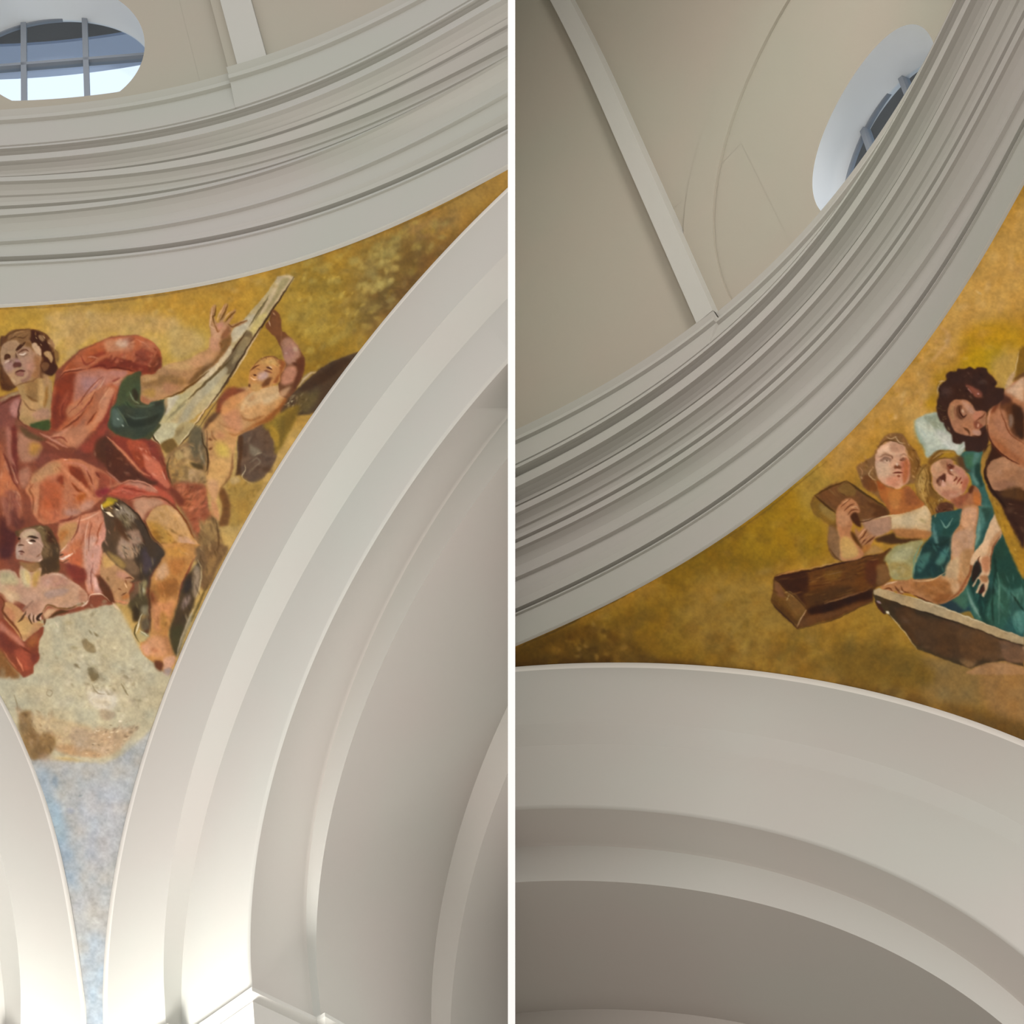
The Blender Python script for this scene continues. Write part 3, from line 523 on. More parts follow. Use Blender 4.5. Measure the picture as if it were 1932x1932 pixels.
ART_L = r'''o 0 0 1
# background
f a87a22 30 -80,560 200,560 500,480 960,290 1000,340 700,700 560,800 300,760 -80,800
f b9934f 22 40,600 200,590 380,620 390,700 250,760 110,700 40,660
f b78d2c 16 0,585 110,585 60,640 0,680
f b48424 20 230,575 420,560 520,520 480,640 400,640 330,600
f b8953a 14 300,640 400,620 400,680 320,690
f 94721c 24 540,500 640,480 760,500 700,640 560,720 480,640
f a08028 16 540,560 620,560 650,640 560,640
f 7e6228 18 680,480 780,430 770,520 700,640 660,600
f 6b5020 10 740,500 790,440 830,420 800,500 700,620 690,600
f 6e4c20 8 790,530 880,440 930,380 860,440 780,500 690,650
f 96703a 14 760,430 860,390 880,410 800,450
f a07830 10 860,370 960,310 970,350 900,390 850,400
f 8a6410 14 560,660 660,650 640,700 560,740
m 300 12 6 -30 60 .35 c0982e,b58a2a,a87e20,c29a3c 0,585 200,575 450,530 560,500 560,700 300,690 40,690
m 420 9 6 -35 50 .5 9a7826,b09640,86681a,7a5e1e,a88c3c,8c7434 540,500 800,410 860,400 700,640 640,700 540,700
m 120 7 5 -40 40 .6 c0a856,aa9448,98823c 660,480 760,440 740,540 680,560
m 110 10 6 -35 40 .5 6a4a1c,7c5820,8e6a34,5c4214 700,560 900,400 950,340 860,440 700,650
m 60 5 2.5 -50 30 .55 7a5a10,c0a040 540,520 700,520 680,620 560,640
s 8a6420 5 2 .6 0,582 140,574 300,555 450,526
s 7c5a1c 5 2 .7 450,524 600,482 700,446 800,406 880,364 958,314
# cloud + blue lower tip
g painted_cloud pale grey stone-like cloud under the figures
F a89c7c 3 -60,1230 60,1200 90,1150 170,1110 225,1150 270,1230 330,1290 300,1420 200,1440 120,1430 60,1440 -60,1420
b
f 979590 3 -40,1424 150,1436 220,1430 290,1370 310,1330 340,1420 300,1560 260,1700 240,2000 100,2000 60,1700 0,1560 -40,1460
f 84909a 9 68,1450 92,1460 112,1520 140,1610 150,1680 120,1660 80,1530
f 7f929c 7 86,1500 112,1530 122,1590 104,1580
f 98989a 10 150,1500 230,1480 220,1600 170,1640
f 8e979e 9 160,1780 200,1780 196,1960 166,1960
f 94a0a8 7 168,1830 192,1830 190,1900 170,1900
m 130 8 16 0 25 .35 8c9298,a4a09a,989aa2,848f98,a8a8a4,9a9c94 60,1440 290,1400 240,1500 200,1760 195,1950 165,1950 130,1690 90,1540
d 6f7e8c .6 6 12 -5 104,1473
d 7a8090 .55 8 6 10 133,1530
s 5c6c70 3 1.5 .5 148,1503 156,1500
o 0 1250 5.682
m 90 40 34 0 80 .45 b4aa8c,a39474,9c9276,b0a88c,ac9e84,b8a88c 0,60 300,0 1500,0 1750,150 1600,640 1250,900 900,1000 350,980 100,560
f b0966c 6 330,560 700,620 980,700 900,900 620,930 420,800 300,640
f a68a68 5 760,700 1000,720 1400,700 1500,660 1300,900 1150,1010 900,990 780,900
f a8835a 4 600,880 850,900 1100,1000 900,1010 640,960
f 7a5c34 4 200,560 330,520 340,660 420,760 560,740 600,880 540,980 400,1040 320,1020 240,860
d 6a4c28 .6 60 80 0 340,800 420,950
d 8a7262 .5 70 50 0 480,1010
f b8ac98 5 940,330 1150,290 1260,400 1180,520 1000,470
f 96846a 3 1080,500 1240,540 1160,620 1080,580
f 7a6848 3 940,60 1010,50 1060,120 1040,190 990,200 950,140
d 6e6040 .8 60 40 40 1010,130
d 847456 .7 40 22 20 1100,180 820,40 1350,160 1000,300 930,230
m 70 22 9 20 60 .6 8c7c5c,7c6c4e,9c8c6a,d0c4a0 900,0 1500,60 1450,330 950,300
s 6c5c3c 14 1 .8 1300,230 1340,290 1375,360
m 60 20 8 -20 30 .7 7a6248,d8c4a0,8e7258,6c5640 1000,700 1500,560 1600,600 1250,960 860,1020 940,880
f a3997c 4 0,130 160,220 180,420 120,600 0,400
# ---- upper figures region: dark reds base of main robe
b
o 0 0 1
g painted_scroll long pale board held diagonally by the small winged figure
o 400 500 6.9
P b09a6a .7 860,150 1060,150 1070,175 560,940 60,1760 -750,2400 -800,2150 -320,1600 -100,1420 250,1000 240,880 420,700 700,380
f bca47c 2 860,160 1050,155 900,400 780,560 560,880 470,860 560,700 760,400
f b8a888 2 560,640 400,720 260,860 240,1000 330,980 480,800
f 9a8a5c 2 900,190 1000,200 760,560 640,740 620,700 800,420
f b4a060 2 560,700 720,620 640,760 540,920 480,900
s 5a4a28 14 .8 .9 740,400 600,620 480,800
s 6a5830 10 .8 .8 700,480 660,560 560,720
f 6a5434 2 470,850 530,960 400,1180 240,1420 130,1340 220,1180 330,1020
f 8a744c 2 400,960 500,980 330,1240 260,1280
s 4a2e10 18 .9 1 460,850 330,1030 200,1220 60,1380 -60,1480
s 3c240c 22 .9 1 1065,160 900,420 740,650 560,930 390,1200 200,1500 30,1760
s d8b888 16 .8 .8 640,820 480,1080 380,1260 240,1480
o 200 560 7.728
f c8b088 3 1700,760 1810,700 1800,860 1500,1180 1290,1260 1330,1180 1560,980
f a49674 3 1400,1300 1700,1040 1760,1100 1500,1400 1300,1600 1150,1840 1000,1932 1200,1560
f b0a272 3 870,1500 1150,1400 1250,1400 1100,1640 820,1932 700,1932 800,1760
f b8aa8c 2 880,1500 1060,1430 1000,1560 900,1700 850,1720
s 5a4420 26 1 .95 1840,900 1600,1120 1380,1320 1200,1490
s 7a6a44 30 2 .7 1180,1500 1080,1600 1020,1660
s 7a7050 22 2 .7 1160,1560 980,1700 880,1800
s 5a3c18 16 .8 .95 1932,960 1760,1260 1600,1460 1420,1700 1260,1932
s d0ae82 14 .8 .9 1600,1440 1480,1600 1340,1780 1230,1932
s 604424 12 .8 .9 1640,1500 1500,1690 1330,1932
o 200 800 7.728
f b0a680 2 720,0 1080,0 980,200 800,280 650,110
f a08c5c 2 1080,0 1290,0 1130,220 1050,320 1010,240 980,200
f 8a7448 2 1040,80 1150,30 1080,140 1000,180
s 3c2408 14 .8 1 640,110 700,200 780,300
s 4a3010 14 .8 1 1330,20 1180,190 1060,330
s d8c8a0 10 .8 .8 1290,10 1160,180 1060,310
s d4c8a4 9 .8 .9 650,110 720,190 790,280
f 6a4e20 2 800,290 960,210 1040,330 1000,420 880,420
# ---- small angel
o 360 740 7.728
g painted_wings dark feathered wings behind the small nude figure
F 5a4230 1.5 720,620 1060,460 1200,660 1260,920 1100,1200 960,1320 780,1280 700,1200 680,900
o 400 500 6.9
F 4a3420 1.5 1100,1620 1350,1390 1560,1260 1932,1130 1860,1260 1500,1720 1300,1932 900,1932 940,1700
f 3c2410 5 1150,1600 1400,1400 1700,1220 1800,1260 1500,1500 1200,1660
f 5c4a24 8 1100,1700 1300,1650 1400,1600 1350,1800 1200,1932
f 9c8254 2 1140,1560 1200,1440 1360,1370 1280,1440 1140,1580
s c0a078 12 1 .8 1110,1600 1230,1450 1350,1385
m 40 26 10 -40 40 .6 7a623c,3c2a14,8e7a50,a08a60 960,1700 1250,1650 1200,1932 950,1932
m 12 14 6 -40 30 .8 b8a880,c8b890 980,1760 1100,1780 1080,1932 960,1932
o 360 740 7.728
f 8a6c1c 4 1080,450 1500,200 1560,300 1250,900 1230,700 1140,580
f 6c5214 6 1300,400 1600,200 1400,620 1280,840
f a07a1e 3 1150,480 1220,520 1290,640 1270,860 1240,740 1180,640
m 30 40 16 -60 40 .5 7a5c14,947424,5c4410 1100,440 1600,150 1250,900
m 26 60 26 -30 60 .5 6e5440,4a2e1c,3c2414,7c644a,57432c 760,640 1060,480 1240,900 1100,1200 780,1260
f 70604a 3 860,760 960,820 1030,880 930,930 860,880
s a08c6c 10 1 .7 930,920 1040,880
s 8a7a60 12 1.5 .6 860,1030 960,960 1010,1020 920,1090 890,1120
s c8b48c 10 .8 .9 790,1060 790,1140 750,1210 760,1260 850,1325
f 4a2a10 2 680,660 760,640 760,800 730,1040 720,1200 650,1220 690,1000 700,800
f a07a30 4 520,1360 640,1240 740,1220 820,1330 960,1300 1060,1320 760,1900 540,1932 580,1700
m 30 50 20 -60 30 .5 8a641c,b88c3c,77561a 540,1300 1050,1300 760,1932 560,1932
f b09058 3 560,1270 680,1230 720,1300 600,1340
f 6a4018 3 400,1440 480,1400 560,1560 580,1720 540,1932 400,1932 460,1700
g painted_angel small nude winged figure with one arm raised to the board
o 360 740 7.728
F b8844c 1.2 160,520 380,280 440,60 700,-60 1100,-100 1400,-40 1360,140 1240,260 1060,440 760,600 680,640 640,860 600,1160 430,1400 370,1580 420,1800 380,1880 280,1800 300,1560 220,1340 260,1000 250,800 180,650
f c49058 5 740,140 1060,60 1060,260 920,400 780,360
f ba7a50 6 460,280 700,260 740,560 560,560
f c88e50 3 540,100 720,20 900,-20 760,120 600,200
f c4a070 4 950,-60 1300,-20 1300,60 1100,180 1000,100
f 8a4a18 4 1400,40 1240,240 1000,420 760,560 700,620 900,520 1180,400 1380,160
f 6a3010 4 400,100 500,60 520,200 420,300 380,260
f 5a3a20 3 180,560 300,440 440,290 380,280 240,380
s 9a5c28 22 2 .8 740,340 790,390 900,410 1060,340
s a06838 18 2 .7 400,420 480,480 560,520 640,540
s 9a6030 22 2 .8 560,600 640,620 720,600
f b4764a 6 340,580 480,600 480,700 380,690
s 7c441c 22 1.5 .8 300,560 310,640 370,700
d 6a3410 .85 34 20 20 280,680
d 6a3410 .85 34 20 -30 290,820
f c0a044 8 360,720 520,760 560,940 440,960 360,860
f c09050 6 270,1000 560,980 560,1180 420,1380 300,1400 240,1300
f be8a5c 5 240,1300 400,1300 370,1560 300,1540
s 7a4a20 22 2 .7 610,900 600,1100 560,1240 440,1400
s 5a3418 16 1.5 .8 230,560 240,900 260,1000 240,1200
f b87a4c 3 290,1580 380,1640 400,1860 330,1760
o 400 500 6.9
f 7c3a1c 4 160,1640 280,1590 440,1640 280,1720 120,1900 60,1900
f c08048 3 160,1780 440,1640 520,1660 380,1760 240,1900 130,1932
f c49a66 2.5 500,1660 760,1590 900,1550 860,1640 700,1740 400,1900 380,1840
F 6a3c1c .9 790,580 860,620 900,740 910,860 960,880 1080,1020 1180,1160 1205,1260 1180,1440 1100,1600 1000,1720 900,1700 860,1560 880,1500 890,1400 960,1300 900,1100 830,940 770,890 690,790 740,720 760,640
f a07058 3 930,960 1000,940 1110,1040 1150,1140 1120,1240 1020,1300 950,1260 900,1040
f 9c6a5a 4 940,1100 1040,1060 1080,1180 960,1230
d c0a080 .7 30 36 -20 1085,1100
d bc9484 .6 20 14 0 965,1150
f b8785a 4 960,1330 1080,1320 1110,1420 1060,1520 940,1560 900,1520 920,1420
f 5e2c12 3 1100,1240 1160,1200 1200,1260 1180,1420 1100,1580 1040,1660 1080,1480 1110,1380
f b08058 3 900,1640 1010,1580 990,1660 920,1720 880,1700
d 4a1e0c .7 40 22 30 1080,1290
s a06c40 10 .8 .8 790,610 830,660
s b08464 9 .8 .9 790,625 815,655
s c8a888 8 .7 .9 735,720 760,800
f 6e4020 3 780,700 880,740 890,860 850,920 800,860
s 8a5a38 14 2 .6 900,860 900,960 940,1060
F b87c40 .9 490,1390 520,1320 600,1260 680,1200 820,1195 900,1250 960,1290 930,1370 890,1420 880,1510 760,1580 660,1610 540,1640 480,1600 480,1480
f 8e4a1c 2 870,1240 960,1280 900,1400 850,1520 800,1520 880,1400
f c09048 5 560,1270 760,1220 840,1260 820,1320 700,1290
f b89080 4 600,1420 720,1380 720,1480 600,1500
f 6a3814 2 720,1470 780,1470 740,1560 660,1600 650,1560
f b88848 4 520,1540 640,1560 620,1640 520,1630
s 4a1c0c 15 .8 .95 705,1330 750,1345 785,1370
s e0b890 9 .7 .9 740,1315 785,1345
s 5a280c 15 .8 .9 500,1370 550,1330 620,1300
s 8a5a30 12 .8 .8 570,1350 640,1370
s 7a3c20 16 1 .9 680,1370 760,1400 780,1410
s 4a1c0c 18 .8 .95 530,1425 580,1440
s e0b080 12 .8 .9 500,1460 540,1490 590,1490
s d8a888 12 1 .7 600,1440 650,1440
d 4a2008 .8 18 22 0 490,1570
s 7a4818 9 .8 .8 490,1390 580,1270 680,1200 820,1195
s b87040 8 1 .7 760,1290 830,1340 850,1420
# ---- ground brown / cloth between
b
o 200 800 7.728
f 86623a 4 900,440 1260,200 1400,100 1480,500 1440,900 1500,1300 1640,1932 1200,1932 1100,1300 940,900 880,620
f a0783c 5 920,500 1100,480 1300,520 1340,620 1300,780 1000,820 890,660
f b08a54 4 1100,340 1260,360 1280,480 1160,500
f 5e5034 4 1260,60 1390,60 1440,400 1420,600 1320,560 1240,400 1200,200
s 948468 20 2 .7 1370,260 1390,460 1460,600
s 3c2408 18 1 .9 1400,120 1410,260 1480,430 1480,640 1450,700
f a88458 4 1220,640 1400,680 1420,820 1300,860 1200,780
m 40 40 20 -30 80 .5 7a5a30,b08c54,6c4c28,94703c 900,450 1400,300 1440,860 960,860
f 92492a 5 960,880 1200,860 1440,900 1480,1200 1560,1400 1400,1500 1360,1700 1300,1600 1150,1300 1000,1100
f b05c34 6 1200,980 1400,960 1400,1200 1240,1260
f 7c3c20 4 1240,930 1400,920 1380,970 1260,960
m 40 36 14 -50 60 .55 a85430,803818,c07046,6c3014 960,880 1440,900 1480,1300 1380,1650 1100,1200
f 74552e 5 1380,1500 1540,1340 1640,1500 1680,1932 1330,1932 1330,1700
f 8c6a3a 4 1400,1480 1560,1400 1640,1700 1500,1660
# ---- main figure
g painted_figure seated figure in a red robe with a green sleeve, looking up
o 0 0 1
P 7c3a22 1.5 -60,780 0,750 40,735 100,740 105,700 150,660 210,635 260,632 300,660 305,700 260,810 303,840 325,915 330,945 350,1010 372,1040 330,1150 300,1120 -60,1200
o 0 560 7.728
# mantle upper right arc
F a8532c 1 730,1932 750,1500 800,1300 900,1130 1000,980 1170,790 1350,720 1500,630 1750,590 2010,570 2200,640 2330,780 2350,900 2340,1040 2250,1120 2000,1130 1800,1180 1700,1400 1600,1800 1580,1932
f a24a24 4 930,1080 1080,900 1250,800 1500,760 1540,860 1300,960 1050,1080
f b85c32 4 1050,960 1150,860 1250,880 1200,1000
f 84301a 4 1300,880 1480,800 1560,840 1460,880
f b87650 4 1520,640 1750,610 1932,600 1932,760 1700,800 1560,800
f c49a7c 3 1680,660 1860,610 1880,700 1760,740
s b46440 30 3 .7 1000,1120 1250,1010 1500,880 1700,830 1932,760
f 7a2814 3 1300,1040 1480,930 1620,880 1800,900 1932,940 2100,980 2300,1040 2230,1120 2050,1110 1880,1060 1700,1030 1560,1050 1400,1030
s 641808 22 1.5 .8 1280,1050 1480,1000 1560,1050 1700,1030 1860,1060 1932,1090
f 8c3c24 3 1980,800 2100,760 2280,760 2340,880 2330,1020 2150,1000 2000,960
f 6c2a10 3 2250,850 2345,900 2330,1030 2230,1110 2160,1060
f b0603c 3 2060,640 2230,680 2300,780 2200,800 2080,740
m 26 34 18 -20 60 .6 b4603c,7a2c14,c07850,8e3820 1560,880 2300,760 2320,1000 1700,980
f 7c2c14 4 800,1400 830,1220 960,1120 1100,1110 1140,1180 1080,1400 1000,1600 960,1780 860,1900 740,1932 760,1500
s a24a2c 40 4 .7 1000,1380 920,1560 880,1720
s 6c2210 28 3 .7 860,1400 800,1640 800,1800
f a86650 5 1120,1120 1400,1060 1560,1070 1850,1090 1750,1300 1600,1260 1400,1400 1180,1500 1080,1560 1080,1350
f a4706a 7 1200,1200 1420,1180 1400,1320 1260,1400
f a86a5c 4 1600,1090 1800,1080 1860,1120 1700,1180
s 7c2c20 18 1.5 .8 1640,1230 1740,1190
s c88860 18 2 .8 1660,1260 1780,1200
f b06a44 4 980,1620 1200,1480 1400,1360 1300,1560 1150,1700 1000,1760
f a05c3c 4 1340,1560 1420,1360 1600,1300 1520,1500 1380,1720 1200,1900 1100,1932 1240,1700
f b87450 3 1460,1540 1600,1320 1680,1380 1600,1620 1500,1780 1360,1900 1260,1932 1400,1740
s 6c2810 20 1.2 .85 1390,1390 1320,1520 1180,1720 1060,1830 900,1932
s 6c2810 20 1.2 .85 1400,1680 1320,1800 1240,1900
s d09468 14 1.2 .7 1600,1320 1520,1440 1450,1560
s c88058 16 1.5 .6 1480,1200 1420,1330 1200,1530
s c07850 18 1.5 .6 1330,1540 1180,1700 1000,1840
f 7a2818 3 1400,1932 1520,1760 1620,1500 1680,1380 1610,1700 1580,1932
# head
F 5c3416 1 0,620 0,1150 60,1300 200,1330 300,1250 600,1200 700,1150 800,1120 840,1050 810,900 790,760 720,600 640,520 500,480 320,470 180,490 80,570
f 4a2408 3 60,1200 0,1000 0,1300 80,1380 190,1340
F a07a56 1 10,900 20,740 130,640 330,580 470,660 560,780 600,880 580,1060 560,1180 480,1220 380,1260 230,1300 140,1180 60,1060
f a4785e 5 300,860 480,780 560,900 560,1080 420,1180 330,1060
f b07860 6 380,960 500,950 480,1060 400,1080
f 9c7468 6 60,960 200,900 210,1060 100,1100
f b0906a 5 120,660 260,640 220,780 100,800
f 8e5c34 5 500,860 590,900 580,1160 500,1200 440,1160 520,1050
f 7a5028 4 320,640 460,650 520,780 420,780 360,700
f 8a6236 3 160,520 420,480 440,600 330,640 200,620 120,620
m 14 20 8 -50 30 .6 6c4420,a07c50 160,520 420,490 430,620 200,620
s 3c1804 34 1 .95 230,780 300,720 370,660
s 4a2008 26 1 .95 240,800 320,775 370,770
s d0b098 22 1 .95 275,820 340,825 400,790
s 6a4430 14 1 .8 280,845 350,850 420,800
s 3c1804 44 1 .95 70,910 110,860 150,880
s c8a890 18 1 .9 65,965 100,940 140,930
s 6a4030 14 1.5 .7 130,960 180,920
s 4a2414 20 1.2 .8 225,820 245,900 230,960
f 4c2418 1.5 190,990 240,940 300,960 310,1010 260,1020 210,1030
s b08070 16 1.5 .7 180,900 190,960
s 4a1c10 24 1 .95 230,1110 290,1080 370,1080
f 7a4a38 1.2 240,1140 300,1110 350,1110 340,1160 280,1160
s c0a078 20 2 .7 170,1180 220,1240
s 9c7c50 16 2 .6 390,1230 470,1180
# hair curls
f 4a240c 2 440,490 560,520 640,620 720,740 770,860 760,960 700,900 620,840 600,700 520,600 440,560
f b89878 1.5 470,690 540,680 600,780 590,850 540,820 490,760
s 5c3014 12 .8 .9 520,730 590,790
s d0b498 12 .8 .8 505,700 560,790
s d0b090 12 .8 .9 500,590 560,640
s c0a078 12 .8 .8 600,560 650,600 620,640
s 3c1804 14 .8 .9 560,520 640,610 700,700 760,800
f a07c4c 1.5 640,820 740,810 770,900 750,960 690,880
f 3c1808 3 590,1000 660,940 760,960 800,1060 740,1140 650,1100
s b08858 16 1.5 .7 740,620 780,700 790,800
m 26 22 8 -60 40 .7 8a6030,4a2408,a88454,6c4420 520,520 760,620 820,1060 640,1100 600,800
s 7c5c20 22 3 .6 830,740 860,860 840,980
# neck and chest
F a07c4a 1 250,1290 380,1260 560,1180 640,1200 760,1240 740,1600 720,1810 500,1860 420,1880 280,1780 300,1500
f 8c6434 5 380,1260 560,1200 560,1500 480,1520 390,1420
s 6a3c10 24 2 .85 400,1440 470,1500 540,1520
f b88c50 4 560,1240 620,1220 660,1400 640,1560 580,1560
s 8e5410 28 3 .8 690,1280 680,1400 650,1620
f b08450 4 340,1500 560,1560 540,1660 440,1760 320,1700
f a8785a 4 480,1680 700,1620 720,1780 560,1800 490,1760
f a4784c 4 620,1130 700,1120 720,1280 660,1300
f 34441c 2 430,1870 560,1820 720,1800 720,1932 560,1932
# left mantle
f 7c3e30 3 0,1540 200,1430 300,1450 300,1600 250,1760 230,1932 0,1932
f a86c60 4 150,1580 280,1480 290,1600 230,1760 160,1700
f 9c8458 3 0,1500 180,1400 280,1380 270,1420 100,1480 0,1530
s 5c2410 22 1.5 .85 0,1580 140,1490 300,1440
s 4a2410 16 1 .9 310,1500 270,1680 280,1800 400,1900
f 74402a 3 240,1780 380,1880 420,1932 230,1932
# green sleeve & arm
o 200 560 7.728
F 3e4024 1 380,1140 480,1080 520,1110 500,1250 510,1400 520,1520 700,1540 860,1500 870,1650 760,1840 690,1932 60,1932 70,1740 150,1560 200,1340
F 3e4024 1 60,1880 760,1840 700,2000 640,2080 560,2120 420,2120 250,2040 120,1980
f 4e5428 4 250,1200 400,1140 460,1160 470,1400 420,1480 330,1380 220,1400
f 2c2c1c 4 220,1700 400,1760 600,1740 760,1700 700,1820 500,1900 300,1880
f 505c3a 5 120,1620 220,1650 260,1800 220,1900 100,1860
f 3c4c2c 5 180,1500 340,1540 420,1640 240,1680
s 7c7c54 16 1.5 .8 350,1390 400,1500 480,1560
s 2c2008 40 2 .8 390,1360 440,1450
s 5c6448 18 2 .6 160,1600 200,1720
d a0a898 .7 26 16 40 170,1780 240,1870
s 3c4430 24 3 .7 340,1700 500,1740 640,1700
s 505a44 20 3 .5 240,1740 360,1830 520,1840
f 2c2418 3 360,1800 640,1760 560,1850
F a8784a 1 500,1230 540,1140 700,1130 760,1060 900,990 1200,910 1330,830 1500,740 1530,560 1510,400 1520,200 1570,120 1610,130 1590,300 1640,380 1660,290 1720,120 1780,110 1760,220 1710,350 1760,330 1860,190 1890,220 1800,400 1900,380 2000,340 2060,350 1990,400 1840,480 1810,700 1720,820 1600,980 1400,1120 1280,1240 1080,1380 860,1480 720,1530 620,1560 520,1520 500,1400
f c0945c 5 850,1010 1200,930 1320,850 1320,960 1200,1060 1000,1060
f b88458 6 1200,960 1480,780 1580,800 1540,900 1340,1020
f b8805c 4 1530,600 1640,560 1680,720 1620,800 1520,760
f c08e68 3 1520,420 1600,460 1680,540 1640,620 1560,560
f 8a6030 5 560,1200 900,1140 1100,1180 1200,1240 1000,1340 760,1300 540,1320
f b48a58 4 520,1180 700,1150 760,1180 600,1240
f a87a34 4 520,1380 700,1340 700,1460 580,1440
f a87048 5 840,1260 1080,1300 960,1400 860,1400
f 6c4820 3 1200,1240 1340,1080 1540,960 1640,860 1700,860 1400,1140 1250,1280
f 785024 3 1650,680 1800,560 1810,690 1720,820 1640,860 1680,760
f 8a5430 3 1700,480 1780,420 1820,480 1780,580 1680,620
s 5c3408 20 1 .9 850,1480 1060,1400 1260,1280 1500,1080
s 7c5428 24 2 .6 1300,1060 1440,1020
s d8a878 14 1.2 .9 1550,160 1530,320 1520,420 1580,460
s 6c4008 16 .8 .95 1605,130 1590,260 1560,290 1590,400
s 6c4008 18 .8 .95 1775,115 1730,240 1690,310 1660,340
s 6c4008 18 .8 .95 1885,210 1800,300 1740,370
s d8a070 14 1 .9 1720,130 1660,240 1620,350
s d8a070 13 1 .9 1840,210 1760,280 1710,350
s 7c4418 16 1 .8 1590,400 1630,510 1680,450
f c08064 2 1620,400 1700,370 1720,420 1650,500
s 6c3c10 16 1 .9 1780,400 1850,440 1932,390 2050,345
f c48c68 3 1660,500 1730,410 1760,430 1700,520 1640,560
s 6c4018 14 1 .8 1660,680 1690,700 1680,740
f a0603c 2 520,1440 620,1500 700,1530 620,1560 520,1530
# centre of the figure: shadows under chest, lap, knee
o 0 800 7.728
f 6c3020 5 350,80 500,170 700,260 860,380 1200,360 1500,0 1600,160 1740,360 1900,700 1500,640 1200,560 980,520 700,560 560,640 500,400 360,200
f a0684a 5 250,120 440,180 600,300 560,480 400,560 280,500
f a4702c 6 440,280 600,300 540,440 440,440
f 5a3c1c 3 300,40 520,160 680,220 560,240 380,180
s c08068 26 2 .8 590,140 720,200 860,280 980,340
s b87858 20 2 .7 680,260 800,320 860,370
f b06c48 4 760,160 1000,60 1300,0 1440,0 1300,140 1150,320 1000,330 860,240
s 7c2c18 20 1.5 .8 750,200 900,200 980,260
s c07858 22 2 .8 740,190 900,130 1050,20
f 8c3420 4 1300,220 1460,60 1560,0 1500,200 1320,420 1160,360
f 4c2410 5 1400,260 1560,180 1760,400 1900,640 1932,760 1700,700 1480,560 1380,440
m 16 40 18 40 50 .5 7c4c30,3c1408,9c6c50 1360,300 1700,400 1880,700 1400,560
f 7a3826 5 500,640 640,560 900,500 800,420 620,440
# left sleeve drapery
f a85a34 5 0,300 60,420 130,640 260,880 300,1100 330,1300 250,1350 140,1100 60,1060 0,1000
f 84442c 5 0,100 100,60 120,300 180,560 140,640 60,500
f 6a2418 3 170,60 240,60 250,500 280,860 240,880 180,660 170,300
f a86450 4 90,60 160,120 150,400 200,560 180,600 110,420
s c08868 16 1.5 .8 160,620 220,760 260,860
s 5c1c10 26 2 .8 60,440 130,620 200,820 290,980
f b06038 6 0,720 120,840 240,960 280,1020 100,980 60,1100 0,1100
f 8c4832 5 60,980 200,980 280,1020 300,1300 240,1360 140,1120
s c08464 20 2 .7 200,980 270,1020 290,1100
s 6c2c1c 24 3 .7 170,1100 220,1280 260,1400
f 90503c 4 0,1100 80,1060 160,1260 170,1400 120,1500 60,1340
f 4c1c18 5 40,1340 100,1480 160,1560 260,1580 230,1700 160,1932 0,1932 0,1400
f 602a20 6 160,1200 260,1380 360,1400 300,1540 180,1480
f a0644a 5 280,700 420,620 440,800 360,940 300,900
# lap: big rounded drape
F b06440 1.2 370,950 440,820 560,680 700,580 820,520 1000,505 1160,515 1280,570 1420,640 1580,740 1700,820 1760,880 1600,940 1500,1060 1380,1180 1230,1260 1060,1360 960,1420 860,1430 620,1460 480,1300 440,1100
f b07a4e 5 470,740 700,580 880,560 860,700 700,760 560,860 440,880
f b8744c 4 380,940 480,860 580,880 580,1200 520,1340 480,1240 500,1060 440,1060
s 7c3c1c 20 2 .8 480,880 430,960 480,1080 470,1300
s 8a3c1c 24 3 .8 600,900 590,1100 570,1360
f a84e28 7 620,860 860,860 900,1080 860,1300 700,1380 620,1250
f b05a36 6 620,1240 860,1260 860,1420 680,1400
f 7c2c10 4 820,800 900,740 960,800 920,900 860,860
f 7a2c12 3 1000,610 1100,630 1180,650 1240,780 1320,940 1360,1000 1200,870 1060,760 1010,680
s b46a50 30 2 .8 920,560 1060,570 1230,620 1300,760 1390,970
s 6c2408 18 1.5 .8 1270,690 1310,780 1350,880
f 8c3c22 4 1400,690 1560,740 1700,850 1560,920 1420,960 1440,820
s 5c1c0c 24 2 .7 1400,700 1450,780
s c47a54 30 2.5 .8 900,600 960,700 1060,790 1200,920 1300,1040 1380,1080
s 7c2c08 24 1.5 .85 1050,860 1130,960 1240,1030
s b87048 24 3 .7 940,760 950,900 1000,960
f a04c14 4 1100,1100 1180,1020 1260,1030 1200,1110
m 20 34 16 60 50 .5 a04818,c87848,8a3814 900,900 1200,1000 1240,1180 900,1200
f b07860 4 1160,1200 1300,1120 1380,1160 1300,1240 1180,1280
f a4705c 4 960,1240 1180,1240 1160,1320 1000,1340 940,1300
s dc9c84 10 1 .8 930,525 990,515
s 641c10 26 2 .7 870,1420 1000,1390 1060,1340
f 7c2020 4 1400,980 1560,920 1600,960 1540,1040 1420,1060
# drape to the right above knee
f a8442c 3 1580,1040 1640,960 1780,880 1932,830 2100,830 2300,900 2500,1050 2560,1180 2400,1080 2150,1060 1950,1100 1800,1090 1700,1060
s c8644c 22 2 .8 1640,980 1780,960 1932,1010
f a86c54 3 1800,880 1932,825 2100,850 2240,920 2300,1000 2100,960 1932,900
f b06044 3 1900,1100 2100,1040 2300,1060 2450,1150 2560,1240 2400,1180 2200,1080 2000,1120
s 5c2008 16 1.2 .85 1880,1110 2020,1070 2200,1060 2380,1090 2500,1180 2580,1280
f b07c5c 4 1960,1110 2250,1080 2400,1150 2300,1200 2140,1290 2100,1400 2000,1300
# lower drape hanging
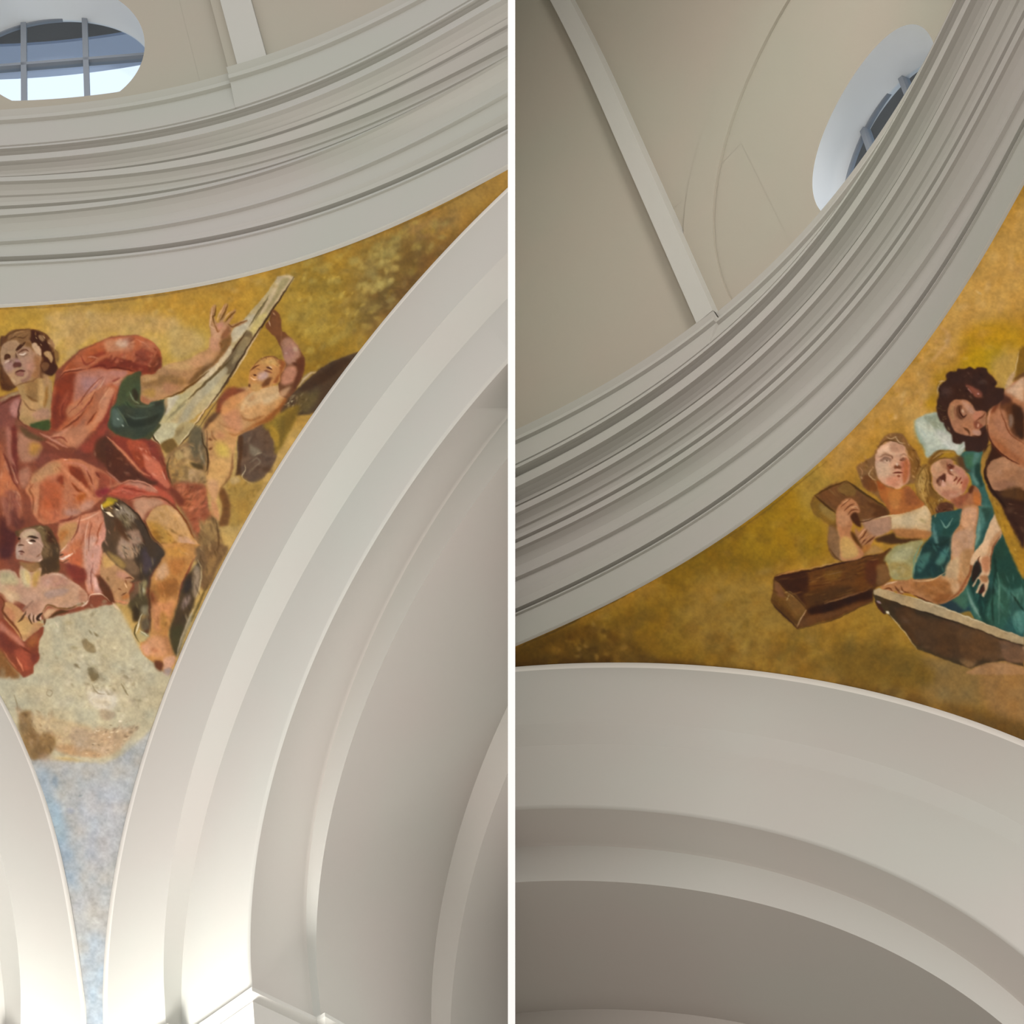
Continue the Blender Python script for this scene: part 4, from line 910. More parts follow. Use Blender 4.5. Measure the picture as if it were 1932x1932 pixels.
F b87050 1.2 860,1480 900,1440 1060,1400 1200,1330 1460,1260 1600,1330 1700,1420 1740,1500 1640,1650 1560,1800 1500,2000 1480,2150 1420,2300 1460,2450 1500,2480 1300,2480 1240,2300 1200,2100 1000,2050 860,1990 860,1880 1000,1700 860,1640
f b07c48 4 880,1480 1120,1440 1100,1600 980,1760 880,1860 860,1660
f a06028 4 880,1560 1000,1560 920,1700 870,1720
f bc683c 5 1040,1740 1200,1700 1200,1932 1160,2180 1040,2060 1000,1900
s dca888 16 1.5 .7 1130,1420 1260,1380 1440,1290
s 8c3c1c 20 1.2 .85 1500,1420 1440,1540 1420,1700 1340,1932
f c8826a 4 1540,1400 1660,1400 1700,1500 1560,1700 1420,1932 1400,1800 1480,1560
s e0ac94 14 1.2 .8 1730,1500 1620,1640 1550,1780 1490,1932
s 84381c 26 3 .6 1240,1600 1180,1760
f c08c74 4 1240,1700 1400,1640 1340,1932 1300,2300 1250,2200 1220,1932
s 9c6050 14 1.2 .7 1350,1932 1330,2100 1300,2400
o 0 1020 7.728
f b88270 3 1270,200 1400,60 1480,120 1440,380 1380,520 1440,640 1500,760 1380,760 1350,600 1290,760 1270,500
s 7c4438 14 1.2 .8 1360,340 1330,480 1330,620 1350,740
f cc9888 2 1360,560 1420,540 1450,700 1380,700
f b85830 4 900,180 1050,200 1180,100 1190,340 1100,380 1000,300
f 74281c 4 980,330 1080,350 1240,430 1260,560 1150,620 1040,540 980,440
s e8c8b0 26 1.2 .9 850,260 920,260 1000,220 1060,180
s d8b090 14 1.2 .8 860,180 940,100 980,60
s 3c2410 16 1 .8 860,220 930,200
s 5c3018 14 1 .8 860,300 920,320 1000,280
# knee and leg of the figure
o 200 800 7.728
F b8864c 1 580,1400 640,1300 740,1210 880,1180 980,1230 1080,1330 1180,1500 1290,1680 1360,1800 1310,1932 830,1932 760,1760 660,1700 610,1500
f bc8c54 6 700,1240 900,1200 1060,1340 1160,1500 1260,1700 1180,1760 1000,1500 800,1440 640,1400
f a8782c 5 600,1420 760,1440 880,1540 1000,1700 900,1760 760,1700 640,1560
f 8c5c14 4 640,1560 740,1560 780,1640 840,1740 760,1720 660,1660
d 8a6028 .8 90 22 30 980,1570
d 7c5424 .8 50 24 20 1100,1640
d 7c4c14 .7 40 30 0 830,1750 1000,1740 1040,1780
f b87838 5 900,1800 1100,1780 1200,1860 1150,1932 880,1932
f c49070 4 1180,1680 1320,1760 1330,1860 1240,1932 1160,1860
s 6c2c08 20 1.5 .9 970,1180 1080,1300 1200,1480 1280,1660
f b88a68 4 1060,1640 1200,1660 1180,1760 1080,1740
o 180 1030 7.728
F b07638 1 930,-20 1510,-20 1480,120 1380,280 1300,440 1240,600 1200,780 1150,1000 1090,1200 1060,1300 1100,1440 1160,1580 1180,1640 1120,1800 1060,1880 980,1820 960,1720 860,1700 760,1640 680,1540 660,1420 740,1340 800,1240 810,1000 790,720 790,540 860,380 960,200 1000,120
f b87c30 6 1000,40 1300,20 1280,140 1100,160
f b88a60 4 900,340 1000,240 1080,300 1080,400 960,500 880,460
f a8682c 6 1060,220 1300,200 1240,420 1100,400
f 8c5420 6 920,540 1150,480 1220,560 1180,700 1000,760 880,660
f 8e5c28 5 820,560 900,600 900,760 820,740
f 6c3414 4 800,640 900,780 900,860 820,880
f b87444 6 830,840 1060,820 1150,760 1130,960 1000,1160 880,1240 830,1050
f a8702c 5 960,960 1060,1040 1040,1180 940,1180
s 8a5020 18 2 .6 900,1020 920,1120
f b87c50 6 720,1400 900,1300 1050,1380 1080,1560 960,1640 800,1580
f c88a64 4 660,1460 760,1440 800,1560 740,1600
d a8643c .7 60 34 20 860,1520
f a0683c 5 1040,1280 1080,1440 1140,1580 1060,1560 1000,1400
f c08a68 3 1000,1640 1120,1600 1170,1640 1110,1780 1040,1840 980,1760
f 5a2a10 2.5 860,1680 960,1680 990,1760 960,1830 880,1780
f 8e7a70 3 1040,1780 1120,1800 1060,1900 990,1840
s c88c60 16 1.5 .7 880,500 900,400
s 5c2c10 20 1.5 .8 800,480 780,700 790,1000 800,1240
# dark between
b
g painted_eagle dark brown eagle with a hooked yellow beak beside the bare leg
o 200 800 7.728
F 4a3420 1.2 -70,1180 0,1100 120,1080 240,1130 400,1260 500,1380 600,1560 660,1700 780,1800 850,1900 830,1932 500,2300 100,2200 -60,1800 0,1640 -30,1400 -60,1260
f 8a7864 4 120,1240 260,1180 400,1300 430,1400 300,1420 180,1380
f 6c5a3c 4 180,1340 300,1320 360,1480 260,1500
f 8c6a54 5 200,1680 330,1560 500,1540 540,1700 540,1932 200,1932
f 9c7c66 4 190,1720 300,1700 320,1932 220,1932
f 3a2010 4 420,1400 540,1440 640,1640 800,1800 840,1900 700,1932 560,1932 520,1600
f 281810 5 620,1800 800,1840 800,1932 640,1932
f 4c2c14 3 120,1380 220,1420 300,1600 340,1700 300,1700 180,1560
m 40 30 10 50 30 .6 a08e74,6c5440,3c2810,8e785e 120,1160 400,1300 560,1600 500,1900 220,1700 140,1400
f b89418 2 -60,1180 20,1100 110,1110 100,1170 20,1200 -30,1220
f 9c8414 2 0,1090 90,1080 170,1120 100,1150
s d8c8a0 14 .8 .9 -60,1170 -50,1230 0,1280
s f0d8b0 26 .8 .95 0,1280 60,1320 110,1350
s f0dcb8 14 .7 .95 140,1150 200,1200 230,1230
s f0dcb8 16 .7 .95 140,1240 200,1260
s 1c0c00 20 .7 1 110,1180 170,1220 200,1240
s 1c1000 14 .7 .9 -40,1250 20,1270
s c89c60 20 1 .8 50,1200 90,1240
s 7c5c34 30 2 .6 0,1230 100,1290
o 180 1030 7.728
f 33271a 5 560,0 900,0 1000,100 900,280 800,480 780,640 700,560 620,440 560,260
f 3c3034 5 700,20 860,60 850,260 740,420 680,300
f 6a5038 4 400,200 560,200 640,340 620,420 480,380
f 46381c 5 500,700 620,640 760,700 780,860 700,960 560,960 480,860
f 7e7048 3 620,560 740,500 740,680 680,720 600,640
d a09c80 .6 26 40 0 700,640
f 62432c 4 600,480 560,620 500,800 560,760 640,640
f 4a2008 3 760,600 800,800 800,1100 760,1300 700,1260 740,1000 770,900
f 30220c 4 540,920 640,860 700,960 640,1080 560,1100
f 75684c 4 660,880 760,880 760,1000 680,1000
s e0d4b4 16 .8 .9 690,990 650,1060 620,1180 590,1280
s 3c3010 14 .8 .95 620,1120 580,1200 580,1300 640,1400
f 8c8460 2 660,1240 740,1270 790,1310 720,1350 640,1340
f 594830 4 660,1060 780,1060 780,1200 700,1240 650,1180
s c8bc94 12 .8 .8 640,1230 700,1270 760,1310
f a8925c 2.5 600,1280 700,1300 760,1340 680,1400 620,1360
# profile head of the eagle's companion (small face)
f 5c2c14 3 10,420 80,460 160,560 260,700 280,820 220,820 120,700 60,600
F a4754a 1 60,400 120,100 240,230 400,350 560,460 570,480 500,540 540,560 480,700 500,800 440,860 300,830 250,700 160,540
f b88c4c 3 140,140 280,250 220,300 120,300
f a87258 4 360,360 540,470 440,500 300,440
s 5c2c10 16 1 .85 430,480 500,460 550,480
s 7c4420 14 1 .8 440,500 460,560
s e0b488 12 .8 .8 430,540 460,610
s 6c3818 16 1 .8 330,620 380,640
s 5c2c10 14 1 .9 380,720 450,680
f a8642c 2 380,740 470,700 480,760 400,780
s d07c50 20 1.5 .8 300,800 400,820 470,830
d 7a5024 .7 24 40 -20 180,480
f 8a6a34 3 160,80 260,120 380,200 440,280 400,340 300,260
f a07c5c 4 340,0 560,0 640,60 600,160 480,190 400,120
# right dark feathers behind leg
f 6c4c2a 4 1500,0 1932,0 1800,300 1640,620 1500,560 1480,200
f 3c2c18 3 1300,480 1420,340 1520,240 1530,500 1440,840 1300,1240 1200,1600 1160,1580 1080,1300 1180,900
f 2c2018 4 1320,500 1400,420 1400,600 1300,700
f 8a745c 4 1440,300 1520,340 1520,560 1460,760 1420,640
s b0986c 16 1 .85 1490,200 1540,340 1530,560 1470,760
f 7c665c 4 1280,780 1380,700 1360,840 1260,940
f 3a3418 5 1120,1200 1280,1160 1240,1360 1180,1580 1110,1420
f 84785a 3 1340,1100 1420,960 1400,1100 1300,1340 1240,1500 1200,1640 1220,1440
s 40300c 26 2 .7 1640,560 1500,860 1400,1100
f 8a6434 4 1640,200 1780,140 1700,360 1600,460
# ---- child at lower left
b
g painted_child curly-haired child leaning on the cloud with bare shoulders
o 0 800 7.728
F 54391c 1 220,1560 300,1540 420,1500 540,1480 700,1500 800,1640 850,1800 870,2100 840,2200 800,2300 600,2300 560,2200 420,1700 300,1650 240,1640
f 6c5430 5 480,1520 620,1500 680,1640 600,1760 560,1620
f 3c1c08 4 680,1540 780,1620 840,1800 820,1932 740,1932 700,1760
f 74502c 4 280,1560 400,1520 420,1560 300,1640
m 24 26 10 60 50 .6 7c6034,3c200c,907048 480,1500 780,1560 860,2000 640,2000 600,1700
s a08c60 14 1.2 .6 540,1520 600,1500 640,1540
o 0 1020 7.728
f 3f2a14 4 640,60 840,40 860,220 820,440 600,480 600,300 660,200
f 6c5030 4 600,40 720,60 700,220 640,260
F a07a64 1 230,220 230,80 290,0 280,-60 330,-130 420,-180 520,-150 580,-100 610,0 640,80 600,180 620,260 560,320 450,310 320,280 250,270
f b09474 4 320,-90 440,-160 540,-120 520,-60 400,-40 330,-30
f a87c64 6 380,100 560,80 560,240 420,260 360,200
f ac9080 4 240,100 330,80 290,200 250,240
s 2c1404 20 .8 .95 400,-50 460,-60 560,-30
s 2c1404 26 .8 .95 430,5 480,-5 520,15
s ecd8c0 18 .7 .95 400,15 440,35 480,40
s d8c0a8 14 .8 .8 380,0 420,-20
s 2c1404 26 .8 .9 260,-20 300,-30
s 4c2c1c 16 .8 .9 265,75 300,60 350,70
s 6a4434 12 1 .7 300,-10 290,40
s 4c2018 16 .8 .95 270,155 310,150 360,170
s 7c4c40 22 1 .8 290,180 340,190
s d0a890 16 1 .8 560,300 620,260
s 7c4c30 14 1 .8 530,240 600,180
s b89078 12 1 .8 540,0 600,50 630,90
f 8a6034 3 280,300 400,320 560,330 580,430 480,460 380,440 300,360
F b08468 1 0,430 120,425 220,460 280,540 300,360 380,430 480,460 600,400 590,520 680,480 900,475 1000,560 1150,650 1260,760 1280,840 1250,930 1150,960 1000,1010 850,1000 740,960 680,980 620,1060 560,1180 520,1200 480,1220 400,1180 360,1110 250,1190 300,1080 400,960 -60,700 -60,440
f a8966c 5 0,460 140,450 240,520 260,640 100,640 0,640
f b8a478 4 300,420 400,440 440,640 400,680 320,620
f c8a868 3 360,440 420,480 440,600 400,620
f a8803c 4 480,480 580,430 570,560 520,680 470,640
f a87460 7 640,520 950,520 1000,640 760,720 640,640
f b88e78 6 660,560 740,560 740,640 680,640
f b08464 7 600,700 1000,690 1160,760 1150,900 960,940 700,900
s 9c7050 24 4 .6 740,720 900,700 1040,680
f a06a4c 5 1160,700 1260,780 1260,900 1180,920 1150,840
s 6a4018 22 1.5 .9 1260,900 1140,940 1000,990 860,985 740,945 680,955 600,1050
f b8946c 7 0,650 200,740 300,800 260,900 100,800 0,760
f c4a078 5 60,780 200,800 200,920 120,900
F ac7a4c 1 60,900 260,960 360,1080 500,1200 640,1200 620,1240 460,1370 350,1450 280,1380 160,1250 60,1130
f b08850 5 240,1160 380,1150 480,1240 360,1400 280,1320
f a86c48 5 60,960 200,1040 200,1200 80,1100
f a07258 5 380,960 560,860 600,900 560,1060 440,1080 360,1060
s 7a5038 16 1.5 .7 340,1010 420,930 480,880
s 4a2c14 20 1 .95 380,1030 360,1080 310,1150 260,1190
s 3c2008 16 .8 .9 440,1060 420,1120 470,1220
s 3c2008 16 .8 .9 500,1080 490,1140 500,1190
s c09880 20 1 .8 460,1050 470,1160
s c49c80 18 1 .8 520,1080 520,1180
s 2c1404 30 1 .95 620,1050 570,1090 550,1140 590,1170
s d4b4a0 14 .8 .9 590,1110 600,1160
s 4a240c 22 1 .9 610,1080 650,1140 650,1220
f b88c64 3 620,1080 700,1000 850,1000 780,1060 700,1120 660,1150
s 3c2404 34 2 .85 720,1120 860,1050 1000,1030
s 5a2408 22 1.5 .9 0,820 60,900 40,1020 100,1120 240,1280 330,1450
F 7c341c 1 0,1130 80,1160 200,1280 340,1460 480,1360 620,1250 640,1310 560,1500 560,1620 580,1700 560,1760 500,1820 480,1932 360,1990 340,1990 200,1860 60,1700 -60,1600 -60,1100
f b06850 4 0,1180 120,1290 300,1440 360,1560 260,1500 100,1370 0,1290
f 6a2818 5 0,1330 160,1450 300,1600 200,1660 60,1580 0,1500
f 8a4820 5 400,1440 560,1340 540,1500 480,1560 400,1520
f 984028 5 200,1600 400,1620 460,1760 400,1900 300,1800
s d87c58 20 1.5 .8 240,1700 300,1800 340,1900
s c87050 16 1.5 .7 60,1620 140,1750 240,1860
s 5a1c0c 20 2 .8 300,1540 380,1600 460,1640
f 7a4c20 5 -60,1600 60,1640 160,1800 300,1990 0,1990 -60,1900
f 6c2a1c 5 460,1660 560,1660 540,1760 480,1800
s f0d0b0 12 .8 .7 1290,860 1310,800 1360,780 1500,790 1600,880
s ecccb0 18 1.2 .7 1290,870 1240,930 1180,960
s dcb898 20 1.5 .7 1640,900 1740,1020
f 54280e 3 1420,520 1500,560 1640,760 1640,900 1600,860 1520,790 1480,700
m 40 40 22 20 80 .5 a09470,b8a888,8c7c58,c0b490 700,1200 1250,1000 1500,820 1900,1200 1932,1700 600,1800
d 7a6640 .75 90 50 45 1290,1560
d 7c6844 .7 50 18 40 1400,1370 1130,1830
d 8c7c54 .6 60 30 10 1240,1480 1080,1560
d a0926c .6 70 34 0 1350,1840 1000,1200

# ---- second pass: sharper accents
b
o 0 0 1
o 0 560 7.728
# hair
m 60 26 9 -50 50 .75 6c4420,48230c,a8805a,8a5c30,3c1808 430,500 560,520 760,640 830,900 810,1090 660,1100 600,900 460,640
m 16 20 8 60 40 .7 7a5028,54300f,8e6838 160,520 400,480 430,560 200,620 60,640 0,720 0,620
m 12 20 9 80 30 .7 5c3410,3c1c08,7a5020 0,1050 60,1150 190,1330 80,1360 0,1250
f 3a1606 1.2 440,495 540,510 610,580 670,650 720,740 780,850 800,960 830,1060 760,1150 680,1130 620,1060 600,1000 640,930 610,860 560,850 540,760 470,680 430,600
f 8c6844 1 560,570 600,560 650,620 620,650 580,620
f b89472 1 470,690 520,670 590,740 610,830 580,860 520,800 480,740
f a88254 1 640,810 700,790 750,830 770,900 755,965 700,900 660,860
f 6c4426 1 600,1000 650,950 720,990 700,1060 640,1080
f 946840 1 690,640 740,620 790,690 780,740 720,700
f 7a5628 1 790,760 840,800 860,900 830,960 800,860
d 3a1606 .8 22 12 40 560,700 640,740 700,720
d c09c74 .7 20 8 50 530,600 600,700 720,680 700,830
s 3c1804 14 .7 .9 470,680 520,650 580,700 630,780 640,850
# face accents
s 7a4c34 12 1.2 .7 320,860 400,860 440,830
s 3c1804 20 .8 .9 290,790 340,775 380,790
s b88c70 16 1.2 .6 240,880 250,960 270,990
s 5a2c20 16 1 .8 230,1130 300,1125 350,1120
f 8a5e48 1.5 300,1220 380,1180 420,1120 400,1060 460,1100 440,1200 340,1250
s 6c4020 14 1.2 .7 230,1290 380,1250 480,1220 560,1160
s 6c4020 16 1.2 .6 330,1500 420,1620 520,1660
# drapery folds
s d0805c 16 1 .7 900,1130 960,1080 1060,1060 1180,1030
s 5c1c0c 16 1 .8 870,1180 950,1100 1080,1080 1250,1050
s 8a3018 20 1.2 .8 1180,860 1240,980 1320,960 1400,900
s c88060 16 1 .7 1280,880 1340,870 1420,900
s 6a2010 22 1.4 .7 950,1500 900,1650 920,1780
s d89070 12 .8 .8 1210,1440 1330,1330 1460,1200
s 7a3420 16 1 .7 1000,1700 1150,1560 1260,1400 1400,1240 1500,1160
s 8a4030 14 1 .7 1340,1480 1220,1640 1100,1740
s c8987c 14 1 .7 1540,1180 1460,1300 1420,1360
m 20 30 12 -50 20 .45 c07c5c,8c4430,b06a50 1150,1150 1700,1100 1560,1400 1050,1700
o 200 560 7.728
m 40 30 20 -20 60 .6 a85034,7a2810,c07048,5c1806 100,860 700,740 800,900 780,1060 500,1080 100,980
s 5c1806 16 1 .8 20,1050 150,1030 300,1060 420,1090
s c0785a 14 1 .6 440,620 560,680 640,760
# red panel below the green sleeve
o 200 800 7.728
f 7c2c1c 3 60,200 300,180 560,210 700,280 780,430 800,560 860,700 920,900 980,960 800,940 640,820 500,700 300,480 150,320
f a04024 2.5 300,260 460,230 600,290 640,400 720,600 660,720 560,640 480,540 380,420
f b85c40 2 560,440 640,480 780,560 860,780 940,900 880,930 760,840 640,720 560,600
f 8c3418 2 380,380 500,440 560,560 540,660 460,580 400,500
s c4785c 16 1.2 .8 10,180 120,280 240,400 360,540 470,660 560,730
s b86a44 34 2 .8 30,200 160,330 280,440 400,580 520,700 640,760
s 5c2412 20 1.5 .7 0,280 120,380 260,520 400,680
s d09074 14 1 .7 820,680 850,760 870,820
s 6c2410 16 1.2 .8 790,480 860,600 850,700
m 40 34 12 50 40 .55 c06848,8a3014,b05030,d08468,9c4830 330,280 640,300 860,800 700,760 450,500
f 4a2010 3 0,300 140,400 300,560 480,700 620,800 760,860 620,900 500,860 300,830 180,830 60,720 0,600
m 24 30 14 40 50 .5 6c3420,381006,7c4830,8c5c44 0,330 500,720 500,840 60,700
s a86a54 18 1.2 .7 0,690 100,760 200,850 240,870
# robe edge over thigh
s c88468 16 1.2 .8 210,870 340,825 480,840 620,880 740,960
s 7c2814 22 1.6 .7 250,930 400,960 560,1000
m 30 36 10 10 20 .5 c0684c,8a3018,a84a30 60,960 240,880 560,880 760,980 500,1040 100,1060
# knee modelling
s d0a070 30 3 .6 900,1200 1060,1340 1180,1540
s 9c6c34 34 3 .6 600,1420 640,1560 720,1660
m 30 30 14 30 30 .55 8a5818,6c4010,a87828 640,1520 900,1560 1100,1700 1000,1800 760,1720
# shadow between drape and leg
s 4a2410 16 1.2 .8 560,1400 620,1540 700,1680 820,1780
o 0 1020 7.728
m 30 24 8 70 20 .5 d09078,8c4430,a85c44,c07c60 1250,40 1500,60 1440,700 1280,700
m 50 30 22 30 60 .6 8c7c5c,b8ac90,a09070,c8b898,9c9878 1200,850 1500,800 1900,1200 1932,1900 600,1900 620,1400 800,1080
f 7c6a48 1.2 1200,1440 1260,1430 1300,1480 1380,1540 1400,1620 1350,1640 1260,1600 1210,1530
d 6c5a38 .7 34 16 50 1320,1340 1400,1380
s 7a6848 16 1 .7 1080,1800 1150,1850
s c8b090 14 1 .7 800,1180 850,1260
o 0 1250 5.682
m 80 26 12 20 70 .6 94866a,7e7050,c4b698,a89a7c,baa88c 600,40 1500,40 1500,560 900,500
m 40 20 9 70 40 .6 6c502e,8c6c44,584024 210,540 340,540 560,760 560,1000 330,1040 230,820
m 50 12 6 -20 40 .75 6c543c,dccab0,8c7458,584630,c8b49c 950,760 1250,620 1600,560 1500,700 1250,960 900,1030
f 6c5c3c 1 940,60 1000,60 1050,110 1050,160 1000,200 970,170
s 7a6a4c 10 .8 .8 980,230 1040,320 1120,340
s 8a7a5c 10 .8 .8 500,290 560,310 540,360 500,340 510,300
s 7c6844 12 1 .6 150,350 180,440 190,520
# third pass
o 0 0 1
f b7904e 6 90,592 230,592 330,600 330,625 220,620 170,632 130,660 118,630
f b39250 6 320,620 360,620 390,650 340,680 318,660
m 200 7 4 -30 60 .35 c4a468,a8843c,b89038,c8a048,9c7c30 0,582 300,560 520,510 520,540 400,600 300,612 200,615 130,640 100,610
m 90 9 5 -40 40 .5 6e521e,8a7034,9c8848,5c4418 640,500 860,390 860,440 700,620 640,640
o 0 560 7.728
g painted_figure
f 9c7458 1.5 240,800 340,740 440,740 470,800 440,860 300,880 250,850
s 3c1804 26 .9 .95 228,785 300,735 365,670
s 5c3018 18 .8 .9 260,820 320,785 380,775 420,800
s dcc0a8 18 .8 .9 280,835 330,838 380,810
s 7c5840 12 .8 .8 285,860 350,862 420,815
s 4a2410 34 1 .95 75,905 105,865 145,880
s 8c6850 14 .8 .8 150,910 190,930 200,970
f 9c7068 2 210,900 280,920 290,960 240,960
f 5c2c20 1 200,985 250,950 295,965 305,1000 260,1010 215,1025
s 5a2418 18 .8 .9 228,1118 280,1080 325,1085 368,1082
f 8c5444 1 240,1130 300,1105 350,1105 335,1150 275,1155
o 200 560 7.728
f 34462c 3 60,1700 130,1560 240,1560 300,1700 420,1760 640,1740 780,1720 700,1880 560,2020 420,2080 240,2020 110,1940
f 2c3a28 3 300,1860 520,1900 700,1840 600,2000 420,2060 280,1980
f 46542c 2.5 210,1300 300,1200 380,1160 360,1330 340,1440 240,1440
f 5c7058 2.5 110,1640 190,1680 250,1800 230,1900 140,1880 90,1780
s 76804c 14 1 .7 370,1170 350,1300 360,1400
s 24301c 24 1.2 .8 270,1500 400,1640 600,1700 780,1640
s 5a6448 16 1 .6 260,1640 380,1780 560,1800
d b4bcac .8 20 12 40 170,1780 245,1880
P 3a4430 1 640,1540 860,1500 866,1640 830,1740 740,1900 680,1980 600,1900 560,1700
f 2c2c20 3 700,1560 840,1540 820,1720 700,1900 660,1800
f 9c8058 1.2 860,1500 900,1490 880,1640 790,1800 760,1840 830,1720
# fourth pass
o 0 0 1
b
s 7a5a24 3 1.5 .6 0,583 140,576 300,557 450,528
o 200 800 7.728
g painted_cloth olive-brown cloth beside the nude winged figure
m 60 60 24 -40 60 .6 7c5c34,a8844c,5c4424,946c3c,b48c58,6a5030 940,420 1240,240 1400,300 1440,860 1000,840 900,640
f 4a3818 2 1230,560 1400,600 1420,660 1300,640
f a88850 2 1000,420 1080,380 1140,480 1040,520
s 3c2a10 16 1.5 .8 930,480 890,620 910,760 960,860
m 60 50 20 -50 50 .6 a85030,7c3418,c0704c,8c4020,5c2c14 980,900 1440,900 1480,1300 1400,1640 1240,1500 1080,1200
m 50 60 20 70 30 .5 6a4c28,8c6c3c,4c341a,a4804c 1380,1400 1640,1400 1700,1932 1400,1932 1340,1700
s 4a2c10 18 1.5 .7 1600,1400 1640,1650 1620,1900
f 6c2c18 3 920,960 1020,960 1140,1120 1080,1200 980,1060
o 180 1030 7.728
m 40 50 14 80 20 .6 5c4834,2c2014,8c7858,443420 1300,500 1480,300 1500,600 1300,1200 1180,1560 1110,1400
s a89478 12 1 .8 1440,900 1330,1160 1230,1420 1190,1600
b
m 40 50 14 80 20 .5 5c4020,7c5c30,4a3010 1520,100 1880,60 1600,640 1500,700
# fifth pass
o 0 560 7.728
g painted_figure
f 7a5430 2 120,640 150,540 240,490 400,475 450,500 440,600 420,640 360,640 320,700 240,640 180,640
s 9c7448 16 1 .7 180,600 240,520 360,500
s 4a2a10 14 1 .8 130,640 220,590 330,600 400,560
s 8a6438 14 1 .7 200,620 300,560 420,520
s 54300f 14 1 .8 60,640 130,560 260,490 430,475
m 30 30 12 -60 40 .7 5c3818,8a6034,3c1c08,a07c4c 430,480 560,500 780,640 860,900 830,1080 760,860 640,620
f a07a58 2 20,740 100,670 190,650 260,700 200,780 60,800
o 200 560 7.728
g painted_figure
f 30382a 3 80,1740 200,1560 420,1620 700,1600 840,1560 850,1680 740,1860 640,1980 420,2060 220,2020 90,1920
f 3c4426 3 210,1320 330,1180 470,1140 500,1300 480,1480 400,1500 330,1400 260,1560 170,1580
f 23281c 2 240,1720 420,1800 640,1760 780,1700 700,1830 500,1900 330,1880
f 4c5848 2.5 100,1650 180,1660 240,1760 250,1860 180,1900 100,1860
s 5c6648 14 1.2 .7 160,1620 230,1720 320,1880
s 687054 16 1 .8 345,1385 400,1490 480,1555
s 4c5440 18 1.5 .7 400,1580 560,1600 700,1570
s 505c4c 16 1.5 .6 300,1700 420,1770 600,1750
d a8b0a0 .75 20 12 40 170,1780 245,1880
f 2c2410 1.5 380,1350 430,1340 480,1440 440,1520 400,1460
m 40 50 20 -20 50 .4 8a3c24,a85c3c,6c2410,b87450 0,640 320,600 600,700 760,1000 300,1050 0,1000
o 0 800 7.728
m 60 46 16 60 40 .4 8c4426,b06844,74301a,c07c54,98502e 450,700 1000,520 1700,850 1300,1180 900,1420 560,1400 400,1000
m 60 50 14 75 20 .4 8a4a34,b07458,64281c,a0603c,c08468 0,350 260,500 340,1200 200,1500 0,1400
m 40 46 14 80 20 .45 a8603c,d09478,8c4426,bc7c60 880,1480 1500,1330 1700,1500 1460,1932 1000,2000
s 6c2818 16 1.2 .7 1180,1340 1120,1560 1040,1700
s d8a488 12 1 .7 1300,1400 1250,1600 1240,1800
s 7c3824 14 1.2 .7 1340,1440 1300,1640 1290,1850
o 360 740 7.728
g painted_angel
m 40 50 24 -40 60 .35 a8683c,d0a068,945424,c48c50 260,600 700,100 1300,0 1000,440 620,640 560,1200 300,1300
o 400 500 6.9
g painted_angel
m 40 22 9 20 60 .7 8a5a28,b88848,6c4018,c89c5c 640,1210 820,1195 900,1250 880,1330 760,1250 620,1260
s 7c4c20 14 1 .8 620,1250 700,1200 820,1195 900,1250
o 200 800 7.728
m 50 50 20 50 40 .35 a87838,d0a068,8c5c20,bc8848 620,1400 880,1200 1200,1500 1330,1800 1200,1932 860,1880
o 180 1030 7.728
m 60 50 18 80 30 .4 9c6028,c48c54,7c4818,b87440,8c541c 840,500 1300,200 1240,600 1060,1300 860,1300
o 0 1020 7.728
m 40 50 24 20 60 .35 9c6c50,c09474,8c5c40,b88864 300,700 680,490 1000,560 1230,800 900,960 300,900
# sixth pass
o 200 800 7.728
g painted_eagle
m 120 44 10 60 25 .7 3c2c1c,6c5a40,2c1c10,8c7a5c,54402a,4a3a28 0,1200 200,1120 400,1260 600,1560 700,1700 820,1860 800,1932 200,1932 330,1600 140,1380
f 3a2c20 2 420,1400 540,1440 620,1600 760,1780 820,1850 780,1932 640,1932 560,1700
s 7c6c50 14 1 .7 200,1160 330,1260 440,1380
s 241608 18 1 .8 240,1140 400,1260 510,1390 600,1550 650,1690
m 30 30 12 60 30 .5 9c8468,84705c 240,1700 500,1640 500,1932 230,1932
o 180 1030 7.728
m 70 46 12 80 25 .65 3c2c1c,5c4c34,2a1c10,74643f,4a3826 500,200 860,60 800,480 780,900 760,1200 600,900 480,860 620,420
o 0 1020 7.728
g painted_child
f 9c7c6c 3 640,760 860,700 1000,720 900,800 700,840
s 8c6450 14 1 .7 330,1010 400,940 480,880
s c8a48c 16 1.4 .6 700,520 850,490 980,560
m 30 30 12 70 30 .5 3a2614,6c4c2c,54381c 640,60 840,40 860,300 640,440 600,300
o 0 800 7.728
m 30 30 12 70 30 .5 3a2614,6c4c2c,7c5c34 640,1500 800,1620 860,1932 680,1932
s 6c4c34 14 1 .7 300,1560 400,1520 540,1530
o 0 1250 5.682
b
m 120 44 24 10 80 .4 b4a888,9c8e70,8c8066,c0b296,a89878 0,100 300,0 1500,0 1700,200 1560,560 1100,620 400,640 100,400
m 60 40 16 70 50 .4 7a6040,94785a,ac8c68,6a5030 180,480 600,560 640,960 330,1040
m 80 36 14 -20 60 .4 a88868,bc9c7c,947454,c0a88c 600,700 1400,680 1300,920 900,1000 640,940
o 0 1020 7.728
m 80 40 22 30 80 .4 b4a888,9c8e70,8c8066,c0b296,a89878 620,1400 900,1080 1500,850 1900,1200 1932,1900 600,1900
'''
